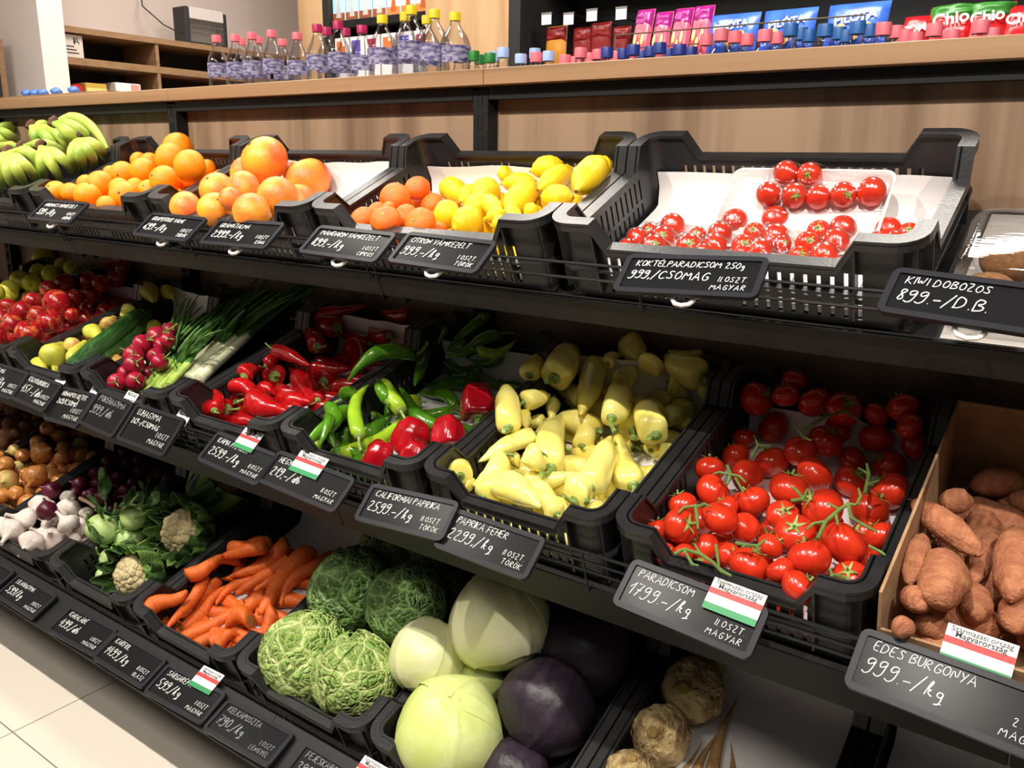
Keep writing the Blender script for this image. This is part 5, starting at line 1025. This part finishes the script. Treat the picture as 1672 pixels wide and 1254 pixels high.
bottles('pink', .07, [(353, 58, 0), (383.5, 56.5, 0), (394, 63, 1), (411, 53, 0), (421, 60, 1), (443, 49.5, 0), (461, 64, 1), (485, 53.5, 0)], ZL, 'clear bottle with pale pink cap')
bottles('magenta', .072, [(517.5, 40, 0), (533, 45, 1), (551.6, 35, 0), (564, 46.6, 1), (591, 42, 0)], ZL, 'clear bottle with magenta cap')
bottles('yellow', .086, [(624, 25, 0), (661, 20.5, 1), (671.6, 9.5, 0), (697, 26, 1), (709.5, 16, 0), (743, 20.5, 0)], ZL, 'big clear bottle with yellow cap')
bottles('green', .08, [(749, 87, 0), (773.6, 83.6, 0), (783, 90, 1), (800, 87, 0)], ZR, 'clear bottle with green cap')
bottles('sky', .08, [(821.6, 78, 0), (807, 85, 1), (850.5, 88.6, 0), (873.6, 79.4, 1), (896, 84, 0)], ZR, 'clear bottle with pale blue cap')
bottles('pink', .08, [(875.5, 86, 0), (922.7, 90, 0), (948.5, 78.5, 0), (964, 87, 1), (939, 93, 1), (977, 81, 1), (1006, 84, 1)], ZR, 'clear bottle with pink cap, lemon stretch')
bottles('navy', .08, [(991.6, 78, 0), (1018, 79.7, 1), (1034.6, 73.4, 0), (1049, 83, 1), (1062, 76, 1), (1077.7, 70, 0), (1093, 80, 1), (1110, 73, 0), (1129, 77, 1)], ZR, 'clear bottle with navy cap')
bottles('pink', .08, [(1154, 56, 1), (1178, 48, 0), (1201, 51.4, 1), (1221, 56, 1), (1250, 49, 0), (1270, 53, 1)], ZR, 'clear bottle with pink cap, mid-ledge')
bottles('blue', .08, [(1291.7, 39, 0), (1308.5, 46, 1), (1322, 49, 1), (1348.5, 40, 0), (1371, 45, 1), (1382, 50, 1), (1401.5, 35.4, 0), (1421.6, 40, 1)], ZR, 'clear bottle with bright blue cap')
bottles('pink', .08, [(1444, 37.5, 0), (1465, 42.6, 1), (1479, 49, 1), (1496, 53, 1), (1527, 39, 0), (1555, 49.6, 1), (1602, 34, 0), (1621, 46.5, 1)], ZR, 'clear bottle with pink cap, kiwi end')
# things lying at the wall end of the bottle shelf
BLW = mat('blue_wrapper', srgb(40, 84, 170), .35, srgb(90, 130, 200), 40)
for i, (u, v) in enumerate(((44, 153), (57, 153), (70, 152), (92, 150), (121, 148))):
    p = onY(u, v, 1.93); m = swell(ball(n=12, k=8), .1, 3, i); m.v = [(x*.045, y*.04, z*.036) for x, y, z in m.v]
    m.tube([(-.02, 0, 0), (-.034, 0, .005)], [.004, .01], 7); m.tube([(.02, 0, 0), (.034, 0, -.004)], [.004, .01], 7)
    o = m.build('wrapped_sweet_pack', BLW); o.location = (p.x, 1.93, p.z); tag(o, 'small blue twisted wrapper beyond the ledge, %s from the column' % ORD[i], 'pack', 'blue wrappers beyond the ledge')
o = MB().box((-4.19, 1.84, CH+.1105), (-3.2, 2.02, p.z-.019)).build('display_tray', CARD, None, 0); tag(o, 'low cardboard tray under the blue wrappers', 'tray')
# ---------------------------------------------------------------- low oak shelf unit along the side wall
SX = -4.6; ZT = CH+.655
u_ = thing('wall_shelf_unit', 'low oak shelf unit with black inside along the side wall', 'shelf unit', None, Matrix.Translation((SX, 0, 0)))
BLK = mat('black_back_board', (.014, .013, .012), .6)
MB().box((-.345, 2.34, .0), (0, 2.375, ZT)).build('end_board', OAKH, u_, 0); MB().box((-.345, 2.375, ZT-.03), (0, 4.1, ZT)).build('top_board', OAKH, u_, 0)
MB().box((-.345, 2.375, CH+.468), (-.005, 4.1, CH+.504)).build('middle_board', OAKH, u_, 0); MB().box((-.345, 2.955, .1), (-.008, 2.975, ZT-.03)).build('divider', OAKH, u_, 0); MB().box((-.345, 2.375, .1), (-.335, 4.1, ZT-.03)).build('back_board', BLK, u_, 0); MB().box((-.345, 2.375, CH+.2), (-.005, 4.1, CH+.23)).build('lower_board', OAKH, u_, 0)
CRT = mat('white_carton', srgb(206, 196, 186), .8)
r = thing('carton', 'white printed carton on the oak wall shelf', 'carton', None, Matrix.Translation((SX-.03, 2.38, CH+.5045)))
MB().box((-.25, 0, 0), (0, .17, .115), None, .002).build('box', CRT, r, 20)
MB().box((0, .12, .068), (.0006, .128, .1)).build('printed_mark', INK, r, 0)
a_ = MB(); a_.tube([(.0006, .125, .07), (.0006, .137, .1), (.0006, .149, .07)], .0025, 5); a_.tube([(.0006, .13, .08), (.0006, .144, .08)], .002, 5); a_.build('printed_emblem', INK, r)
for k in range(3): MB().box((0, .075, .02+.016*k), (.0006, .145-.012*k, .026+.016*k)).build('printed_line', INK, r, 0)
MB().box((0, .03, .0), (.0006, .06, .02)).build('printed_block', mat('grey_print', srgb(120, 112, 106), .8), r, 0)
d_ = MB().lathe([(0, 0), (.02, 0), (.02, .0006), (0, .0006)], 20); d_.v = [(z, x+.018+.0, y+.06) for x, y, z in d_.v]; d_.build('printed_disc', mat('dark_grey_print', srgb(130, 124, 116), .8), r, 0)
LB = CH+.2305
def item(name, label, cat, y0, y1, z0, z1, m, x0=-.2, x1=-.03, kids=()):
    r = thing(name, label, cat, None, Matrix.Translation((SX, 0, 0))); MB().box((x0, y0, z0), (x1, y1, z1), None, .004).build('pack', m, r, 20)
    for n, b, mm in kids: MB().box(*b).build(n, mm, r, 0)
GOLD = mat('gold_wrap', srgb(196, 160, 70), .4); REDP = mat('red_pack', srgb(206, 30, 44), .4)
h = MB(); hp = [(.06*math.sin(t)**3, .05*(13*math.cos(t)-5*math.cos(2*t)-2*math.cos(3*t)-math.cos(4*t))/16) for t in [i*math.pi/16 for i in range(32)]]
n = 32; h.add([(0, a, b) for a, b in hp]+[(.05, a, b) for a, b in hp], [tuple(range(n-1, -1, -1)), tuple(range(n, 2*n))]+[(i, (i+1) % n, n+(i+1) % n, n+i) for i in range(n)])
o = h.build('heart_box', REDP, None, 20); o.location = (SX-.09, 2.47, LB+.107); tag(o, 'red heart-shaped box on the lower wall shelf', 'box')
o = MB().box((-.06, -.06, 0), (.06, .06, .056)).build('display_tray', CARD, None, 0); o.location = (SX-.07, 2.47, LB); tag(o, 'small cardboard tray under the red heart box', 'tray')
item('gift_pack', 'gold wrapped sweets pack beside the red heart box', 'pack', 2.54, 2.66, LB, LB+.155, GOLD, kids=[('ribbon', ((-.03, 2.545, LB+.11), (-.0285, 2.655, LB+.13)), mat('pale_gold', srgb(232, 212, 130), .4))])
item('carton', 'small white and pink carton on the lower wall shelf', 'carton', 2.71, 2.86, LB, LB+.17, CWH, kids=[('printed_patch', ((-.03, 2.80, LB+.1), (-.0285, 2.85, LB+.165)), mat('pink_print', srgb(214, 150, 140), .6))])
for i, (a, b, z) in enumerate(((2.99, 3.12, .12), (3.14, 3.26, .125), (3.28, 3.42, .13))): item('flat_pack', 'flat red and white pack on the wall shelf, %s from the divider' % ORD[i], 'pack', a, b, LB, LB+z, REDP if i != 1 else CWH)
# insect trap on top of the unit
r = thing('insect_trap', 'white and black electric insect trap on top of the wall shelf', 'insect trap', None, Matrix.Translation((SX-.02, 3.17, ZT)))
MB().box((-.12, 0, 0), (.0, .03, .20), None, .004).build('side_panel', mat('dark_trap_plastic', (.02, .02, .022), .4), r, 20); MB().box((-.12, .26, 0), (0, .285, .19), None, .004).build('side_panel', bpy.data.materials['dark_trap_plastic'], r, 20)
MB().box((-.12, .03, .135), (.004, .26, .20), None, .004).build('hood', mat('trap_hood', srgb(196, 188, 184), .4), r, 20); MB().box((-.12, .03, .0), (0, .26, .012)).build('tray', bpy.data.materials['dark_trap_plastic'], r, 0)
g = MB()
for k in range(24): g.box((-.006, .035+k*.0095, .012), (-.004, .0375+k*.0095, .135))
for z in (.04, .07, .1): g.box((-.004, .032, z), (-.002, .258, z+.003))
g.build('grille', mat('trap_grille', srgb(120, 112, 106), .4), r, 0); MB().box((-.09, .03, .012), (-.08, .26, .135)).build('glow_board', mat('trap_board', srgb(150, 140, 128), .6), r, 0)
cb = MB().tube([(SX-.06, 3.165, ZT+.05), (SX-.16, 3.12, ZT+.1), (SX-.25, 3.05, ZT+.2), (SX-.3, 3.08, ZT+.26), (SX-.34, 3.06, ZT+.34), (SX-.342, 3.04, ZT+.7)], .004, 6).build('power_cord', mat('black_cord', (.02, .02, .02), .6)); tag(cb, 'black cord rising up the wall from the insect trap', 'cord')
r = thing('oak_cabinet', 'oak cabinet end half hidden by the white column', 'cabinet', None, Matrix.Translation((SX, 0, 0)))
MB().box((-.34, 1.2, 0), (.0, 2.13, CH+.55)).build('carcass', OAKH, r, 0)
for k in range(2): MB().box((0, 1.24, .1+k*.9), (.003, 2.10, .95+k*.88)).build('open_bay', BLK, r, 0)
# ---------------------------------------------------------------- snack wall
YF = 3.7
def X(u, v=10, y=YF): return onY(u, v, y).x
zt = 3.0
r = thing('snack_cabinet', 'tall oak and black wall cabinet with lit snack shelves', 'cabinet')
xa, xb, xc, xd, xe = X(490), X(524), X(695, 30), X(830, 30), X(700, 30)
MB().box((xa-.02, YF, 0), (xb, 4.34, zt)).build('oak_post', OAKL, r, 0); MB().box((xb, YF+.01, 0), (xb+.05, 4.34, zt)).build('black_side', BLK, r, 0)
MB().box((xc, YF, 0), (xd, 4.34, zt)).build('oak_front', OAKL, r, 0); MB().box((xd, YF+.005, 0), (xd+.07, 4.3, zt)).build('black_side', BLK, r, 0)
MB().box((xb+.05, 4.25, 0), (xc, 4.34, zt)).build('back_board', WHITE, r, 0); MB().box((xd+.07, 4.25, 0), (3.2, 4.34, zt)).build('back_board', BLK, r, 0)
ZS = onY(615, 27, YF+.02).z
MB().box((xb+.05, YF+.02, ZS-.04), (xc, 4.25, ZS)).build('shelf', STEEL, r, 0)
Z2 = ZS-.36
MB().box((xb+.05, YF+.02, Z2-.04), (xc, 4.25, Z2)).build('shelf', STEEL, r, 0)
Z3 = CH+.39
MB().box((xd+.07, YF-.02, Z3-.03), (3.2, 4.25, Z3)).build('shelf', STEEL, r, 0)
MB().box((xd+.07, YF+.02, CH+1.0), (3.2, 4.25, CH+1.03)).build('shelf', STEEL, r, 0)
PBL = mat('pale_blue_pack', srgb(170, 204, 220), .4); BRN = mat('brown_print', srgb(140, 72, 40), .5); ORG = mat('orange_print', srgb(226, 122, 60), .5)
n = 7; w = (xc-xb-.05)/n
for i in range(n):
    x0 = xb+.052+i*w; b = PBL if i < 4 else CWH
    r = thing('snack_box', '%s box on the upper snack shelf, %s from the oak post' % (('pale blue', 'white')[i > 3], ORD[i]), 'box', 'boxes on the upper snack shelf', Matrix.Translation((x0, YF+.04, ZS+.0005)))
    MB().box((.003, 0, 0), (w-.003, .12, .26), None, .003).build('carton', b, r, 20)
    q = MB().lathe([(0, 0), (w*.2, 0), (w*.06, .1), (.012, .15), (0, .15)], 10); q.v = [(x+w/2, -.001+min(0, z*0)-abs(y)*.02, z+.02) for x, y, z in q.v]; q.build('printed_picture', CWH if i < 4 else ORG, r)
    MB().box((.006, -.001, .005), (w-.006, 0, .045)).build('printed_band', BRN if i < 4 else ORG, r, 0)
for i in range(6):
    x0 = xb+.06+i*(xc-xb-.06)/6; r = thing('snack_box', 'white box on the lower snack shelf, %s from the oak post' % ORD[i], 'box', 'boxes on the lower snack shelf', Matrix.Translation((x0, YF+.04, Z2+.0005)))
    MB().box((.003, 0, 0), (.115, .12, .27), None, .003).build('carton', CWH, r, 20); MB().box((.02, -.001, .12), (.09, 0, .25)).build('printed_picture', (ORG, mat('violet_print', srgb(90, 84, 170), .5), mat('crimson_print', srgb(190, 24, 70), .5))[i % 3], r, 0)
def pouch(w, h, t, tw=.0, seed=0):
    """pillow pack standing on its lower seam, leaning back"""
    m = MB()
    def f(sg):
        def g(u, v):
            e = (max(0, 1-(2*u-1)**4)*max(0, 1-(2*v-1)**4))**.7
            return ((u-.5)*w*(1-.03*math.sin(v*3.1)), sg*t/2*e*(1+.25*MN.noise(Vector((u*4, v*4, seed)))), v*h)
        return g
    m.sheet(f(-1), 12, 14, .001); m.sheet(f(1), 12, 14, .001); return m
def pack(name, label, group, u, v0, v1, wpx, cols, y=YF-.03, t=.05, lean=.28, word=None, deco=None, wcol=None, ws=.3):
    a, b = onY(u, v1, y), onY(u, v0, y); h = (b.z-a.z)/math.cos(lean); w = wpx*(ray(u, v0).y and (y/ray(u, v0).y))/FPX
    zz = max(Z3, a.z-.06); h = (b.z-zz)/math.cos(lean)
    r = thing(name, label, 'snack pack', group, Matrix.Translation((a.x, y-.03, zz)) @ Matrix.Rotation(-lean, 4, 'X'))
    pouch(w, h, t, seed=u).build('wrapper', cols[0], r, 60)
    if len(cols) > 1:
        m = pouch(w*.985, h*.36, t*1.02, seed=u); m.v = [(x, y_-.004, z+h*.62) for x, y_, z in m.v]; m.build('top_print', cols[1], r, 60)
    if word: q = text_mesh(word, w*ws, 0, 0, wcol or CWH, r, 'lettering', .0012); q.location = (0, -t*.6-.002, h*.52); q.rotation_euler = (R(90), R(-8), 0)
    if deco:
        for k, (x, z, s) in enumerate(((-.22, .36, .13), (.2, .36, .13), (0, .2, .12))):
            d = ball(n=10, k=6); d.v = [(p[0]*w*s*1.4+x*w, p[1]*.01-t*.58, p[2]*h*s*2+z*h) for p in d.v]; d.build('printed_biscuit', deco, r)
PINK = mat('pink_wafer_wrap', srgb(226, 70, 92), .3, srgb(226, 90, 120), 5); PURP = mat('purple_wafer_wrap', srgb(150, 26, 120), .3); YEL = mat('wafer_yellow', srgb(242, 200, 120), .5)
DRED = mat('dark_red_candy_bag', srgb(120, 18, 18), .35); GLDB = mat('gold_candy_bag', srgb(190, 130, 40), .35); BLUE = mat('blue_biscuit_wrap', srgb(34, 62, 176), .25, srgb(70, 120, 214), 6); BIS = mat('biscuit_print', srgb(214, 160, 80), .5)
CHR = mat('red_chips_bag', srgb(204, 30, 36), .25); GRB = mat('green_chips_bag', srgb(60, 130, 50), .3)
for i, (u, v0, v1, w) in enumerate(((1048, 14, 76, 32), (1079, 18, 76, 31), (1111, 12, 72, 33), (1144, 8, 68, 34))): pack('wafer_pack', 'pink and purple wafer pack in the snack row, %s from the candy bags' % ORD[i], 'pink wafer packs', u, v0, v1, w, (PINK, PURP), deco=YEL)
for i, (u, v0, v1, w) in enumerate(((1197, 22, 62, 86), (1287, 14, 58, 88), (1398, 4, 52, 98))): pack('biscuit_pack', 'blue biscuit pack behind the wire rail, %s from the pink wafers' % ORD[i], 'blue biscuit packs', u, v0, v1, w, (BLUE,), deco=BIS if i else BIS, word='PILÓTA', ws=.2)
for i, (u, v0, v1, w, wd, top) in enumerate(((1496, 26, 74, 46, 'POM', None), (1553, 8, 66, 76, 'Chio', GRB), (1612, 4, 62, 70, 'Chio', GRB), (1668, 8, 60, 64, 'Chio', None))): pack('chips_bag', 'shiny red chips bag, %s from the blue biscuits' % ORD[i], 'red chips bags', u, v0, v1, w, (CHR, top) if top else (CHR,), t=.09, word=wd, ws=.36)
for i, (u, v0, v1, w) in enumerate(((912, 44, 92, 40), (955, 46, 90, 36), (984, 38, 88, 38), (1018, 44, 86, 32))): pack('candy_bag', '%s candy bag hanging below a price label, %s from the oak panel' % (('gold-red', 'dark red')[i > 0], ORD[i]), 'candy bags', u, v0, v1, w, (GLDB if i == 0 else DRED, DRED), y=YF+.12, t=.04, lean=.05)
for i, (u, v) in enumerate(((892, 31), (928, 31), (966, 25), (1014, 22))):
    p = onY(u, v, YF+.05); r = thing('price_label', 'white price label on a hook, %s from the oak panel' % ORD[i], 'price label', 'price labels over the candy bags', Matrix.Translation(p))
    MB().box((-.028, 0, -.026), (.028, .004, .02)).build('card', CWH, r, 0); MB().box((-.03, -.001, .02), (.03, .005, .03)).build('holder', mat('label_holder', srgb(120, 116, 112), .4) if i == 0 else bpy.data.materials['label_holder'], r, 0); MB().tube([(.0, .004, .022), (.0, .2, .03), (0, .55-.06, .03)], .003, 6).build('hook', STEEL, r)
a, b = onY(1005, 57, YF-.12), onY(1412, 25, YF-.12); z_ = (a.z+b.z)/2
g = MB(); g.tube([(a.x, YF-.12, z_), (b.x, YF-.12, z_)], .0035, 6); g.tube([(a.x, YF-.12, z_-.06), (b.x, YF-.12, z_-.06)], .003, 6)
for k in range(5): x = a.x+(b.x-a.x)*k/4; g.tube([(x, YF-.12, z_), (x, YF-.12, Z3-.02), (x, YF-.015, Z3-.02)], .003, 6)
o = g.build('wire_rail', mat('grey_wire', srgb(120, 112, 100), .35, metal=.6)); tag(o, 'thin wire rail along the front of the biscuit packs', 'rail')
lamp('AREA', ((xb+xc)/2, YF+.0, ZS+.5), 6, .4, (1, .97, .95), aim=((xb+xc)/2, YF+.2, ZS))
lamp('AREA', (-1.2, 2.9, 2.9), 28, .6, (1, .95, .9), aim=(-1.2, 3.7, CH+.4))
bpy.context.view_layer.update()
